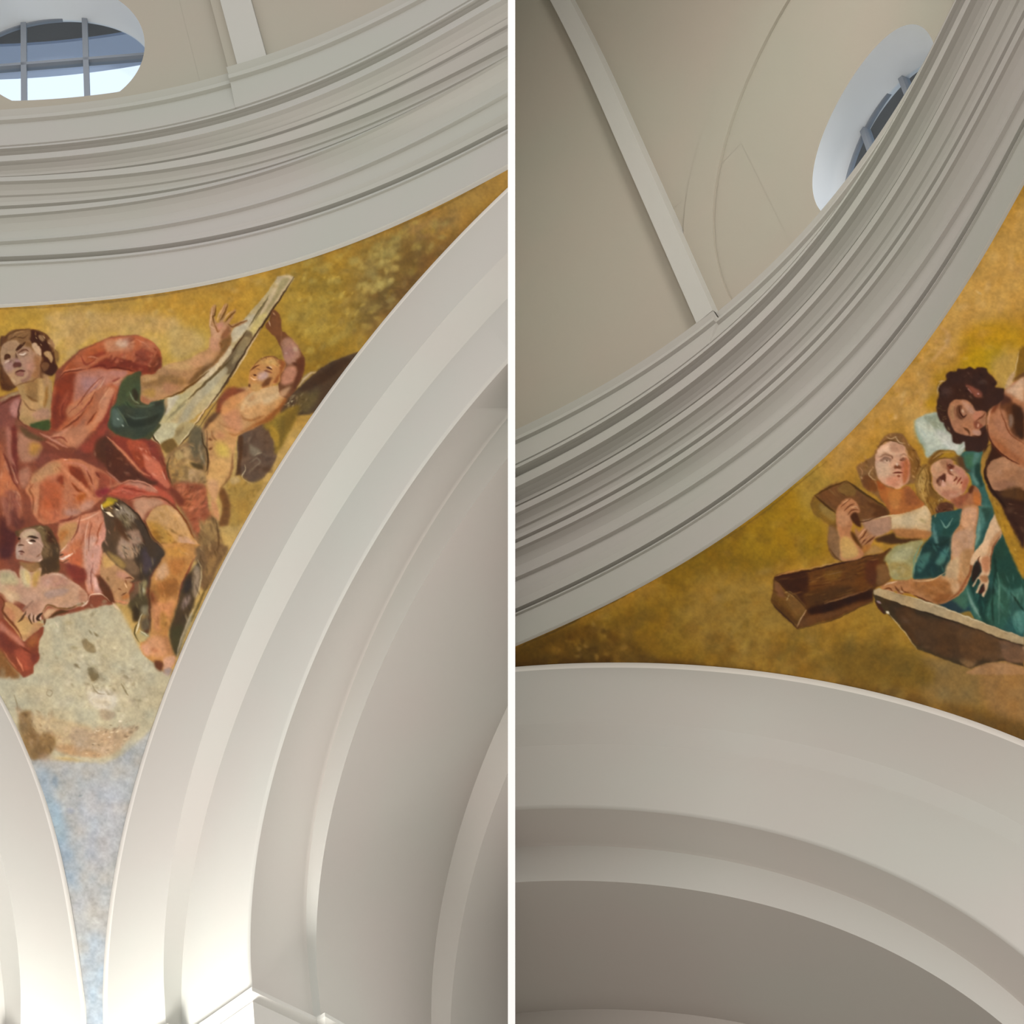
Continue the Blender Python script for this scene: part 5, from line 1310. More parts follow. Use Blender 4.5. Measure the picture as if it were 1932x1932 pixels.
ART_R = r'''o 0 0 1
# gold background
f b8862a 20 1000,1200 1300,1050 1600,800 1900,300 2030,300 2030,1420 1000,1300
f 96701a 14 1000,1230 1200,1130 1350,1150 1400,1260 1250,1270 1000,1262
f 6e4e14 8 972,1222 1080,1180 1180,1200 1240,1262 1100,1258 972,1262
f 5a3c10 6 972,1250 1120,1240 1300,1248 1500,1275 1500,1290 1200,1262 972,1268
f 8e6a10 16 1250,1060 1440,960 1540,900 1530,1020 1400,1100 1280,1130
f a07810 12 1430,950 1500,900 1560,1000 1560,1050 1450,1060 1400,1040
f b08c34 12 1500,870 1560,860 1590,960 1560,980 1510,950
f a07c30 16 1330,1080 1480,1130 1500,1250 1360,1240 1280,1180
f 8c6820 18 1480,1190 1700,1180 1720,1260 1700,1320 1500,1290
f a07824 12 1600,1140 1690,1130 1740,1220 1700,1260 1620,1230
f 66481a 10 1560,1270 1660,1280 1760,1320 1740,1345 1600,1310
f 866a3a 10 1740,1240 1840,1250 1860,1330 1800,1340 1740,1310
f 9a703c 8 1850,1240 1932,1250 1990,1300 1990,1380 1880,1360 1850,1300
f 6c4c1c 8 1760,1330 1850,1340 1990,1390 1990,1440 1850,1380
f ca9848 16 1560,860 1700,700 1780,640 1760,760 1640,830 1580,900
f d2a04c 14 1740,640 1850,480 1930,380 1990,380 1990,560 1880,600 1800,680
f c29014 10 1830,620 1900,610 1960,640 1960,680 1840,690 1810,660
f c49a10 8 1812,680 1860,650 1900,660 1880,700 1820,710
f c8a04c 8 1870,680 1930,660 1930,730 1890,740
f b88a1c 8 1760,710 1800,690 1830,720 1780,740
f d0a050 8 1700,760 1740,740 1750,800 1720,830
f c49014 5 1745,765 1765,740 1765,770
m 420 10 6 -30 60 .45 8a6414,a87c20,c09838,7a5810,946c24 980,1250 1240,1060 1440,950 1560,900 1560,1050 1700,1180 1740,1260 1560,1290 1200,1262
m 240 9 6 -50 60 .4 d8ac5c,c08c34,e0b46c,c89c48,b88828 1560,880 1740,650 1860,480 1932,360 1990,400 1990,640 1800,700 1700,800
m 90 5 3 -60 40 .6 a87c28,e4b878,b88420,d89c58 1620,780 1740,620 1780,600 1820,680 1700,800 1640,850
m 60 6 4 30 60 .6 b08838,5c3c0c,a87c34,4a300c 1000,1250 1120,1160 1180,1180 1180,1250
m 60 14 6 -20 40 .35 b08838,8a6418,a08048 1330,1080 1560,1000 1600,1240 1400,1260
s 8a6a20 3 1.5 .5 1465,1022 1482,1038
s e0b878 3.5 1.5 .7 1841,548 1852,556
s 7a5a18 3 1.2 .7 1560,870 1500,918 1440,968 1335,1038 1260,1080
s 54401c 3.5 1.2 .8 1256,1080 1170,1128 1109,1158 1060,1184 972,1224
s d8a878 8 4 .5 1775,615 1790,640 1760,680
g painted_wing pale grey-white wing between the dark-haired and fair-haired heads
o 1700 660 8.328
F b4bcaa 1.5 240,1100 380,1020 560,980 700,1080 760,1200 900,1340 1020,1420 1010,1560 960,1640 900,1660 820,1620 700,1600 560,1620 440,1700 380,1660 360,1540 270,1380 230,1240
f c8ccb8 3 260,1120 400,1160 560,1300 700,1460 640,1560 480,1540 340,1400 270,1260
f a0a890 3 360,1040 560,1010 640,1120 700,1220 560,1240 440,1160
f d0d0c4 3 560,1260 760,1340 900,1480 880,1600 760,1560 620,1440
m 30 60 14 50 20 .55 dcdccc,9ca898,c4c8b4,b4c0b4 260,1120 600,1100 960,1500 900,1620 460,1600
s 90a48c 40 4 .6 220,1120 250,1300 360,1540 400,1660
s e0dccc 14 1 .6 520,1260 540,1340 530,1400
s dcd8d0 18 1 .8 960,1440 1000,1480 950,1560
# teal cloth behind
g painted_teal_figure fair-haired woman in a teal dress leaning on the cross beam
o 1720 800 9.113
F 38645a 1.2 900,480 1000,440 1200,440 1230,500 1180,700 1200,900 1260,1060 1340,1300 1430,1560 1420,1932 340,1932 340,1600 520,1560 800,1500 1000,1400 1060,1160 1000,900 880,760 800,600
f 406c50 4 900,540 1060,500 1160,480 1080,700 960,760
f 548078 3 1080,500 1190,480 1120,640 1060,700
f 1c3c34 3 1100,720 1180,680 1200,900 1240,1040 1160,1060 1080,900
f 5c8478 3 1060,760 1090,900 1160,1020 1120,1060 1040,920
# hair
g painted_teal_figure
F 8a6228 1.2 110,1280 60,1000 110,800 200,700 290,680 290,600 360,520 480,450 700,450 790,540 860,620 880,760 800,760 720,640 520,620 420,660 340,740 340,1040 480,1200 560,1280 500,1400 440,1560 400,1620 340,1600 260,1480 180,1400
f 8c6428 3 290,620 420,500 560,560 400,640 300,700
f b4841c 2.5 440,520 600,460 740,500 740,560 600,580 480,580
s 6a4418 16 1 .8 390,660 480,600 620,600 760,640
f bc9048 4 120,840 240,760 300,1000 260,1300 180,1300 100,1100
f 7c5420 3 290,740 340,900 340,1100 460,1250 420,1340 330,1240 300,1000
f 9c6c24 3 240,1280 400,1260 460,1340 400,1580 300,1500
m 60 26 12 70 40 .65 c8a058,7c5420,a8802c,6a4418,d0ac68 110,800 300,700 330,1100 540,1280 420,1600 260,1480 120,1200
f 5c3c20 3 780,580 880,560 920,740 1010,800 940,820 820,720
# face
F cc9470 1 340,720 440,640 560,610 680,610 700,700 760,700 860,760 930,840 980,960 960,1060 920,1140 860,1220 760,1290 660,1320 560,1270 460,1190 370,1070 350,900
f d8a47c 4 350,720 480,640 560,740 540,820 420,880 360,900
f b07c58 3 480,640 640,620 620,700 560,780
f dca084 3 590,840 680,860 720,960 700,1040 600,1000
f c48068 4 700,760 860,780 940,900 940,1060 860,1000 800,860
f b8684c 3 880,1020 960,900 970,1040 900,1160 860,1180
f c07c5c 4 500,1160 640,1140 820,1160 720,1290 600,1280
f 52200c 1.2 450,940 520,850 560,850 580,900 580,1000 540,980 500,1040 480,1070 440,1020
f 7c4834 1.2 440,960 500,920 520,980 480,1060
f e0a890 1.2 500,1000 560,990 590,1060 520,1070
f 6a2c18 1.2 600,700 640,650 700,700 740,740 660,790 620,760
f 8a4c34 1.5 600,740 660,780 680,860 640,840
d e8c8b4 .95 22 16 0 685,795
s 5a2410 14 1 .8 650,840 720,880
s 6a2414 22 .8 .9 760,890 770,930 730,980
s c87c60 14 1 .7 800,900 780,960
s 7a2414 20 .8 .95 850,910 800,990 770,1050
s 7a2414 16 .8 .9 870,990 850,1030
s e8a888 18 1 .8 740,990 700,1030
s e0a078 16 1 .8 860,1040 840,1080 800,1100
f e0a07c 2 640,1240 700,1200 700,1270
# neck
F b06c44 1 660,1320 820,1250 960,1180 1060,1060 1130,1100 1180,1200 1200,1380 1260,1420 1180,1480 1120,1520 960,1520 800,1460
f 9c5434 3 700,1300 860,1220 980,1180 940,1300 800,1420
f c06c30 3 1060,1180 1180,1200 1180,1400 1080,1380
f 5c2c14 2 1000,1080 1070,1050 1080,1120 1010,1210 970,1150
s e0c498 12 .8 .8 1260,1420 1180,1470 1130,1530
# dark curl
f 5c3420 1.5 400,1480 500,1360 620,1340 720,1400 720,1500 600,1600 520,1600 460,1560
m 14 30 12 30 60 .7 3a1c0c,7a5038,8c5c34 420,1380 720,1360 700,1560 480,1600
# arm (long) over beam
o 1620 960 6.192
F 28524c 1 850,120 900,60 1230,0 1560,0 1700,340 1932,800 1932,1500 1650,1440 1400,1320 1300,1220 1150,1220 950,1120 640,820 640,700 740,480 850,300
f 1c3a38 4 760,400 900,340 1060,300 1080,480 1040,640 1000,760 860,800 660,800 680,680
f 3c6c64 3 700,560 840,520 760,700 700,740
f 4c8074 3 900,640 1000,460 1060,460 980,640
f 5c8880 2.5 880,160 900,260 940,440 900,400 860,280
f 224840 3 980,240 1100,180 1180,120 1100,300 1000,320
s 7aa090 14 1 .8 960,130 1020,220 1100,110
s 70988c 16 1 .7 740,460 660,640 650,760
s 14302c 24 1.5 .7 780,400 960,420 1080,340
f 4e7c70 4 1380,0 1560,0 1440,260 1380,440 1340,420
f 2c4c40 3 1440,0 1560,0 1500,160
s 84a898 24 2 .6 1410,100 1400,300 1370,420
# lower dress
f 1e4438 5 1560,480 1700,360 1932,800 1932,1000 1800,1000 1560,820
f 163830 5 1280,800 1520,900 1560,1300 1420,1320 1300,1100
f 3c6858 4 1240,880 1280,900 1420,1240 1440,1320 1380,1300 1300,1100
s 88a898 26 2 .7 1250,920 1320,1100 1420,1270
f 2c5a4c 4 1480,1240 1640,900 1760,1000 1740,1300 1640,1400
f 54887c 4 1800,1250 1932,1180 1932,1440 1840,1400
f 406f60 4 1780,960 1932,940 1932,1180 1820,1060
s 0e2820 20 1.5 .8 1780,980 1860,1100 1932,1200
s 0e2820 24 2 .7 1580,520 1600,760 1560,1100 1580,1340
s 6c9c88 18 1.5 .6 1620,740 1640,900 1640,1340
m 70 60 14 75 25 .5 2a5c50,4c8878,143430,3c7464,629488 1300,900 1932,760 1932,1420 1500,1320
m 30 40 12 60 50 .5 4c8478,16343a,2c5c5c 680,560 1080,340 1040,720 680,780
f 223840 3 920,1110 1100,1060 1260,1120 1300,1200 1160,1220
f 3c6450 3 1100,1060 1240,900 1280,1080 1240,1180 1140,1100
f 8c6c28 2 1180,1230 1300,1200 1330,1300 1200,1290
# forearm and hand along beam
F b87c4c .9 1210,30 1240,-40 1400,-20 1380,200 1350,500 1340,660 1280,860 1200,980 1130,1040 1000,1100 900,1110 740,1060 640,1010 560,980 470,1000 430,960 360,1000 300,950 250,900 380,850 640,820 860,820 960,780 1020,780 1080,560 1090,400 1110,280 1180,180
f dca47c 3 1230,0 1380,0 1360,200 1300,260 1200,180
f c49878 4 1110,300 1340,240 1330,480 1200,600 1090,540
f c8a880 3 1040,640 1180,560 1200,700 1120,860 1020,800
f b48454 4 1200,500 1330,480 1290,700 1240,840 1180,740
f d0a070 3 960,790 1120,820 1180,900 1120,1000 1040,900
f a86c38 5 620,880 900,820 1060,860 1040,1040 860,1060 680,960
f 945828 4 900,1000 1080,1000 1000,1090 880,1100
s 8c4c28 20 1.5 .8 1340,560 1280,780 1180,960 1060,1060
s d8b080 14 1 .8 1020,740 940,790 820,840 640,840
s c89868 20 1.5 .7 1290,660 1260,780
s 5a2c10 16 .8 .9 640,1010 780,1070 900,1120
s e8c098 12 .8 .8 450,850 360,870 300,900
s 6a3818 14 .8 .9 290,945 360,930 400,960
s 6a3818 14 .8 .9 420,900 450,950 520,990
s 6a3818 12 .8 .9 500,900 520,960 600,985
d dcb088 .8 26 14 10 390,975 500,965
# second (child) forearm with hanging hand
F e0b890 .9 1600,50 1640,160 1670,240 1660,330 1600,400 1560,480 1540,600 1530,760 1500,800 1520,860 1490,960 1460,1030 1440,1010 1460,900 1440,880 1390,980 1370,970 1420,860 1400,820 1350,900 1330,900 1370,830 1420,760 1440,680 1400,590 1420,550 1340,660 1300,640 1340,520 1440,400 1520,200
f c08c60 3 1540,380 1660,240 1640,340 1560,470 1500,560
f c08058 3 1440,580 1530,560 1520,740 1440,720
f b0784c 2 1420,780 1510,780 1500,860 1430,840
s 6a3820 14 .8 .9 1420,545 1400,590 1430,680
s 8c5030 16 1 .8 1660,300 1560,480 1540,700
f 2c1c14 1.5 1370,620 1400,620 1430,720 1400,780 1330,860 1320,740
f 3c1c14 1.2 1440,900 1460,870 1470,960 1400,1000 1410,950
# fair child at left and cross beams
g painted_fair_child fair curly-haired child holding the end of the upper beam
o 1500 780 6.9
F 8c6034 1.5 860,880 800,700 900,620 1010,560 1080,420 1130,330 1240,260 1400,270 1480,400 1560,470 1620,620 1630,700 1580,800 1560,900 1480,920 1300,980 1180,1180 1060,1080 900,960
m 60 22 12 50 60 .7 c89c58,8a5c24,b4884c,74501c,d8b078 840,640 1080,380 1240,270 1420,300 1600,560 1560,880 1480,600 1060,480 1020,760 1100,1080 900,940
f 8a5c24 3 1500,420 1600,560 1620,680 1540,880 1500,700 1460,560
f 8c5024 2.5 880,840 1000,860 1080,960 1040,1020 900,960
F dca684 1 1070,480 1160,400 1270,360 1400,410 1450,480 1480,600 1490,740 1480,860 1440,920 1340,980 1220,940 1110,880 1070,780 1040,640
f e8bc9c 4 1080,480 1260,380 1260,480 1100,540
f c89474 3 1240,400 1400,420 1380,500 1260,500
f d8b090 5 1060,640 1200,640 1240,800 1100,820
f c87454 4 1380,620 1480,620 1480,800 1400,860 1380,760
f b8683c 3 1440,560 1480,700 1460,880 1400,900
f d89070 4 1200,840 1340,820 1380,900 1300,960 1200,920
s 6a3c24 22 .8 .9 1100,560 1160,520 1250,550 1270,590
s 8c5c44 24 1.2 .8 1110,620 1180,590 1240,620
s e0b498 12 .8 .8 1170,610 1230,625
s 5c2c14 18 .8 .9 1360,570 1420,530 1450,540
s 6a3418 20 .8 .9 1370,610 1420,600
f 7a4024 1.2 1290,690 1330,680 1380,690 1370,720 1300,720
s f4d4bc 16 1 .8 1330,640 1335,690
s e8a488 18 1 .8 1290,740 1360,730
s 6a2818 18 .8 .95 1270,780 1330,770 1400,770
s 8c4024 20 .8 .8 1320,820 1370,815
s e0a080 18 1 .8 1310,900 1370,880
s c08c58 16 1 .8 1430,460 1480,560 1530,600
F b46830 1 1070,900 1200,960 1350,990 1460,940 1540,1000 1600,1100 1690,1190 1560,1260 1400,1310 1220,1310 1180,1200 1100,1060
f a05020 3 1060,880 1180,940 1140,1000 1080,960
f c47c3c 4 1220,1020 1380,1010 1340,1240 1240,1200
f 98562c 4 1440,980 1560,1040 1620,1160 1460,1200
g painted_cross large dark wooden cross of thick square beams
F 77501f 1 250,1070 640,880 700,890 1170,1220 1220,1320 1040,1360 870,1400 740,1400 700,1640 560,1900 430,1760 440,1450 240,1290
f 744824 3 300,1060 640,900 1100,1200 1180,1300 900,1390 700,1280 560,1290
f 84602c 3 560,960 660,900 800,980 760,1080 600,1040
f 5c3414 3 940,1160 1160,1220 1200,1320 1000,1350 1040,1260
f 8a6420 3 260,1100 540,1300 560,1400 440,1440 240,1290
f 9c7a38 3 320,1170 520,1290 500,1400 360,1300
s 4a2808 22 1.2 .85 260,1075 400,1190 540,1300
s 503008 16 1 .85 250,1070 440,970 650,880
s 4a300c 18 1 .85 690,890 900,1040 1180,1220
f 845c34 3 440,1540 560,1520 600,1700 600,1880 520,1860 440,1740
m 26 50 10 35 15 .5 5c3818,8c6430,a07c44,4c2c10 300,1080 640,900 1150,1250 800,1380
o 1440 960 7.431
P 5c3410 1 160,940 300,900 640,850 1100,740 1500,650 1690,600 1790,540 1810,580 1730,650 1720,780 1790,980 1690,1060 1580,1110 1530,1180 1540,1300 1340,1380 1000,1540 480,1690 110,1310
f 683c12 4 640,880 1200,740 1560,660 1560,1080 1100,1260 700,1380 560,1200
f 3c1c0c 4 170,960 560,880 640,1000 620,1300 560,1360 380,1200
f 52300f 4 560,1180 900,1100 1200,1100 1300,1160 900,1320 660,1380
f 7a5018 4 860,900 1080,860 1060,980 900,1000
f 5a2c14 4 1440,760 1600,700 1620,900 1560,1080 1440,1000
f 7c542c 3 1590,800 1720,780 1790,980 1600,1080 1600,920
f 2c1206 4 640,1400 1000,1280 1400,1160 1530,1140 1520,1260 1300,1310 1000,1420 700,1500
f 6a401c 3 520,1650 560,1530 1000,1440 1500,1300 1300,1390 900,1540
s c88c48 16 1 .8 170,945 400,880 620,840
s d8a868 12 1 .7 620,845 1050,750
s 2c1004 14 1 .8 160,960 700,860 1100,760 1600,640
s 8c5c34 20 1.5 .7 860,1320 1100,1250 1400,1160 1500,1110
m 70 50 8 -14 8 .5 7a4c18,4a280c,8a5a24,3c1c08,9c6c34 640,880 1560,680 1560,1080 700,1360
P 6c4818 1 160,990 300,1110 480,1260 605,1405 475,1660 110,1310 140,1150
f 7a5424 3 300,1200 420,1180 600,1390 480,1500 360,1360
f 5c3810 3 120,1280 300,1380 480,1560 460,1640 260,1480
f 7c5030 3 165,1020 280,1120 300,1240 180,1200
s d0a478 12 .8 .9 605,1405 540,1520 475,1660
s b08c50 20 1 .7 300,1180 360,1160 440,1240
s c8b078 10 .8 .8 320,1290 370,1200
s 3a1c08 12 .8 .7 165,985 300,1110 480,1260 605,1400
s 3c2010 16 1 .8 110,1320 280,1480 470,1665
s 3c2410 12 1 .7 500,1690 1000,1545 1340,1385 1540,1310
g painted_fair_child
f c08858 1.5 1040,0 1150,20 1240,100 1250,200 1230,310 1260,440 1320,600 1380,680 1150,730 1060,700 1080,560 1040,300
f b87048 2.5 1080,40 1200,80 1230,240 1150,300 1080,200
f c89c5c 3 1100,480 1240,460 1300,620 1150,700
f a85c20 2 1240,310 1300,420 1380,640 1320,600
f 8a6440 3 920,240 1040,320 1080,480 1060,640 1090,740 1020,700 930,560
s 5c3410 14 1 .7 930,560 1020,680 1100,740
F b47c50 1 1300,270 1340,330 1370,290 1500,200 1560,170 1770,110 1800,280 1700,330 1600,380 1520,480 1500,600 1380,640 1340,520 1290,420 1280,300
f c08c6c 3 1520,200 1760,150 1760,270 1620,360 1540,300
s 5c2810 12 .8 .9 1480,260 1400,380 1340,440
s 5c2810 14 .8 .9 1540,320 1440,420 1370,500
s 5c2810 16 .8 .9 1590,360 1500,440 1420,510
s e0a880 12 .8 .8 1460,240 1380,340 1330,400
s dca078 12 .8 .8 1520,340 1430,430
f b07030 3 1370,540 1500,500 1500,620 1380,640
f a87c40 2 1500,560 1560,500 1690,600 1500,640 1380,660
# upper hand over beam
o 1500 780 6.9
F bc7c50 1 560,1220 620,1140 700,1100 760,1120 830,1200 850,1280 790,1300 730,1330 720,1360 750,1420 720,1540 760,1640 860,1760 880,1860 620,1900 590,1600 540,1440 545,1300
f c88c60 3 560,1280 640,1260 720,1380 640,1480 560,1440
f c89c58 3 600,1620 740,1640 820,1840 620,1880
s 6a3418 12 .8 .9 600,1220 650,1170 720,1110
s 6a3418 12 .8 .9 640,1270 700,1210 770,1170
s 6a3418 12 .8 .9 690,1310 740,1260 830,1250
s e8b080 10 .8 .8 620,1180 700,1120
s e8b080 10 .8 .8 700,1240 790,1210 830,1240
f 4c240c 1.5 720,1330 800,1290 860,1440 840,1480 760,1420
f 5c340c 2 720,1540 780,1580 860,1720 860,1760 760,1640
# white sleeve
F d4b080 1 1230,1340 1400,1310 1600,1240 1700,1200 1770,1320 1770,1500 1740,1580 1560,1560 1400,1540 1240,1500
f dcc094 4 1260,1360 1560,1300 1700,1240 1740,1400 1600,1460 1300,1440
f b87840 3 1270,1510 1500,1500 1760,1540 1740,1620 1560,1640 1340,1600 1290,1560
f 4c2c10 2.5 1060,1620 1280,1560 1340,1620 1660,1640 1500,1690 1240,1700 1060,1660
s 8c5c30 14 1 .7 1240,1340 1250,1500
d b09c68 .6 50 24 30 1660,1400
f b08468 3 860,1410 1040,1370 1220,1340 1250,1480 1180,1560 1040,1600
s e8c8a0 10 .8 .8 880,1400 1100,1350 1240,1330 1420,1300
s 4a240c 12 .8 .8 720,1340 860,1410 1100,1340 1230,1310
f a09860 3 1200,1840 1320,1720 1560,1680 1680,1650 1620,1740 1580,1880 1560,1932 1180,1932
# greenish cloth
o 1620 960 6.192
f a49c68 2 330,560 440,460 600,390 740,380 700,480 640,640 630,800 540,830 400,820 350,700
f b4ac7c 3 380,560 560,440 640,460 560,600 440,640
f a89458 3 360,640 560,640 620,780 440,800
m 24 30 20 0 80 .5 8c8850,b8b488,a09c70,c0b080 340,560 700,400 640,800 400,800
s 6c9c84 14 1 .6 740,390 660,560 630,760
# lower beam
g painted_cross
P 40301a 1 160,960 230,930 400,980 900,1120 1320,1280 1700,1420 1932,1500 1932,1850 1700,1780 1500,1800 1310,1870 1200,1830 680,1640 480,1360 340,1230 300,1230 190,1080
f 3a2a18 4 300,1080 700,1180 900,1400 820,1620 640,1560 440,1260
f 503420 4 900,1300 1300,1420 1300,1700 1000,1700 860,1500
f 6a482c 4 1300,1440 1600,1500 1640,1640 1400,1700 1300,1600
f 80603c 3 1180,1700 1340,1640 1380,1780 1310,1860 1200,1800
f 7c543c 4 1640,1560 1860,1580 1880,1720 1760,1800 1660,1680
f 7a4430 3 1240,1500 1300,1490 1310,1600 1260,1600
f 5a3c20 4 1480,1560 1640,1600 1660,1740 1500,1780
m 50 50 26 20 30 .45 5c4028,342416,6c4c30,46321e 400,1150 1932,1560 1900,1760 1300,1840 700,1620
P b89e74 .8 170,955 230,925 420,985 900,1110 1180,1225 1320,1270 1600,1390 1932,1500 1932,1590 1700,1530 1320,1390 900,1240 700,1190 400,1080 180,1000
m 60 30 10 20 10 .6 d0b88c,9c845c,a89c74,c8a880,8c7854 200,960 900,1130 1932,1520 1932,1580 900,1230 300,1040
s 2c1c10 12 .8 .8 200,1010 700,1190 1150,1330 1320,1390 1700,1530 1932,1600
s e4d4b0 8 .8 .7 240,930 700,1060 1180,1230 1600,1390 1932,1500
s e8dcc0 20 1 .9 320,1200 360,1230
s d8c090 8 .8 .8 350,1220 500,1400 680,1640
s 3c1c10 26 1.2 .9 190,1080 250,1160 310,1230
s a88c90 20 1 .8 210,1070 260,1110
f a87c50 2 1320,1880 1500,1810 1700,1800 1932,1860 1932,1932 1300,1932
f e0b088 1.2 1932,1600 1900,1700 1920,1750 1932,1760
# yellow rope-like strap and dark figure
g painted_dark_haired_figure dark curly-haired muscular figure bending down at the right edge
o 1720 800 9.113
F 3a1e10 1.2 1240,460 1370,340 1932,200 2400,200 2400,1932 1932,1932 1820,1932 1560,1500 1360,1180 1250,900
f a87c34 1.2 1230,520 1350,350 1370,440 1300,640 1220,880 1190,840 1200,640
f 3c1c0c 3 1360,460 1500,440 1520,560 1400,640 1300,760 1300,640
F b07c58 1 1300,760 1380,640 1500,580 1620,560 1760,620 1932,740 2400,800 2400,1150 1932,1150 1800,1100 1700,1150 1560,1150 1420,1130 1320,980
f b88460 4 1320,760 1480,620 1640,600 1700,760 1560,860 1380,900
f c89474 4 1480,820 1540,800 1540,860
f 9c6c50 5 1400,1000 1600,960 1800,1040 1640,1120 1480,1130
f a87450 4 1560,800 1932,800 1932,1000 1700,980
f 5c3818 4 1540,1150 1800,1080 1932,1140 1932,1320 1700,1280 1560,1260
s c49c80 22 2 .7 1680,1370 1800,1420 1932,1480
f 4c2c1c 5 1620,1400 1932,1500 1932,1932 1840,1932 1640,1600
s 2a1206 28 1 .9 1290,620 1250,860 1340,1060 1480,1260 1660,1500 1860,1800
f a07424 2 1350,1270 1440,1270 1560,1440 1700,1700 1860,1932 1600,1932 1440,1560
f c0902c 2 1400,1340 1480,1380 1620,1660 1600,1720 1480,1560
m 30 40 16 60 20 .6 7a5014,c4983c,5c3c10 1360,1280 1560,1440 1800,1900 1620,1932 1440,1560
o 1620 960 6.192
f b08020 2 1580,0 1680,0 1800,260 1932,500 1932,820 1860,700 1740,440 1680,260
m 40 30 12 65 20 .6 8a5c10,c89828,a87818,d0a84c 1600,0 1680,40 1932,560 1932,780 1720,400
f 3c2014 3 1700,0 1932,-20 1932,460 1840,300
m 14 40 20 30 30 .5 6c4c38,2a120a 1700,0 1932,0 1932,400
o 1700 660 8.328
# arm
F b87850 1 1340,1180 1360,1000 1440,880 1560,790 1620,640 1750,520 1880,400 2000,340 2100,340 2200,1800 1932,1860 1800,1790 1620,1680 1450,1500 1360,1340
f dcb08c 4 1640,640 1800,520 1932,420 1932,800 1860,780 1700,680
f 6a3c20 3 1560,820 1680,780 1800,860 1900,960 1932,1100 1932,1400 1860,1400 1740,1320 1680,1120 1640,980 1560,960
f 3c2010 4 1740,860 1900,920 1932,1200 1932,1380 1800,1320 1760,1080
f 8c7060 3 1700,1020 1760,1040 1760,1160 1700,1220
f bc7c58 4 1460,980 1620,960 1660,1160 1740,1380 1600,1400 1480,1200
f a8643c 4 1380,1300 1560,1460 1800,1640 1932,1720 1932,1820 1700,1700 1480,1520
s e0a888 18 1.5 .7 1370,1160 1400,960 1480,880 1580,800
s 7a3c1c 14 1 .8 1560,940 1700,1300 1932,1480
s 4a1c0c 18 1 .9 1360,1180 1380,1360 1480,1540 1640,1680 1860,1800
f 542c1c 3 1580,680 1680,740 1740,800 1600,860 1560,800
f 7c4024 3 1440,880 1560,800 1500,940 1420,1000
# head & hair
F 3c2016 1.2 560,920 560,820 600,700 590,600 640,520 710,470 700,400 760,340 860,340 900,290 1000,300 1080,260 1150,300 1220,270 1340,290 1370,360 1450,440 1510,520 1480,590 1600,600 1620,640 1580,800 1430,900 1360,1000 1340,1180 1380,1440 1280,1590 1120,1600 1010,1580 1000,1440 920,1490 810,1440 800,1340 720,1270 670,1190 680,1160 600,1100 570,1000
F b47854 1 760,1100 740,960 780,840 850,780 980,780 1040,800 1120,860 1170,960 1290,960 1340,1000 1330,1180 1240,1240 1250,1350 1130,1360 1000,1340 860,1290
f c49074 3 960,790 1040,830 1120,900 1160,1000 1080,1000 980,880
f c47c5c 3 1140,1000 1270,970 1230,1100 1160,1130
f b08058 3 780,900 860,860 850,1040 800,1120
f 54301c 1.5 850,920 900,860 960,880 1000,960 1020,1030 980,1080 920,1100 860,1040
d e0b898 .95 30 50 -10 965,965
s 3a1408 18 .8 .9 920,900 930,1000 1000,1050 1030,1020
s 6c4028 20 1 .7 900,850 860,960 880,1060
f 8c4c34 1.5 1140,1160 1180,1120 1240,1160 1290,1200 1240,1230 1160,1230
d e4a888 .9 16 24 0 1215,1190
s 6c3018 16 1 .8 1180,1120 1270,1060 1320,980
s 5c341c 26 1.2 .9 980,1230 1050,1270 1080,1340
f c08c74 2 1120,1260 1240,1270 1250,1350 1160,1340
s 3c1808 22 1.5 .9 1120,1350 1250,1360 1340,1260
f 8c4c38 2 1020,560 1080,560 1260,660 1270,740 1200,750 1120,700
d dca098 .8 18 14 0 1215,685
s b07c74 12 .8 .8 1030,570 1080,640 1120,680
d 5c4038 .6 100 80 0 720,660
d 5c4438 .6 70 40 0 1290,510
m 60 30 16 30 80 .6 2a120c,5a3c2c,4a281c,6c5040,34180e 580,560 760,360 1340,300 1480,560 1400,760 1120,760 860,720 700,900 640,1060 560,900
m 20 26 12 40 60 .6 8c7448,2a1808,6c5430 560,860 700,880 740,1100 680,1150
s d8b488 14 1 .8 590,500 690,480
s ecd0a0 10 .8 .7 575,700 590,560 640,500
d 7a6448 .7 40 20 60 745,1240
f d4ac7c 2 1630,600 1700,420 1790,340 1800,420 1720,560
f 8c6418 3 1820,200 1860,0 1960,-40 1960,340 1760,500 1800,400
s e8c890 12 .8 .8 1760,380 1800,300 1850,20
f 6c4424 2.5 1740,500 1850,400 1960,340 1960,400 1860,440
# third pass: hair and faces
o 1500 780 6.9
g painted_fair_child
m 70 26 12 40 60 .8 8a5c2c,a87844,6e4418,c89864,7c5028 850,640 1080,400 1240,262 1330,290 1120,440 1050,600 1040,760 1080,900 1000,980 880,900
m 50 24 12 60 50 .8 8a5c2c,7c4c18,a87840,684214,c09058 1330,290 1420,300 1580,520 1640,680 1560,880 1490,900 1500,700 1460,500
f 7c4820 1.5 890,830 960,800 1060,940 1040,1010 950,970 890,920
s d8b07c 10 .8 .8 1190,300 1250,330 1320,300
s d8b07c 10 .8 .8 1000,720 960,790 1000,840 1060,870
s 5c3810 12 .8 .8 1080,440 1180,350 1280,360 1380,400
s 6a4010 14 .8 .8 1560,560 1610,660 1570,780
s b88050 12 .8 .8 840,700 880,760 860,830
s dcb890 10 .8 .8 1300,300 1350,370 1430,390
f dcaa88 1.2 1090,540 1280,500 1300,560 1200,540 1110,575
f d8a484 1.2 1290,540 1370,520 1440,530 1350,580
s 9c6c50 18 1 .7 1105,575 1165,535 1240,550
s 7c5038 12 .8 .85 1115,610 1180,570 1255,595
f a87c60 1 1130,605 1180,580 1250,600 1230,630 1160,635
d 4c2814 .8 12 10 0 1190,602
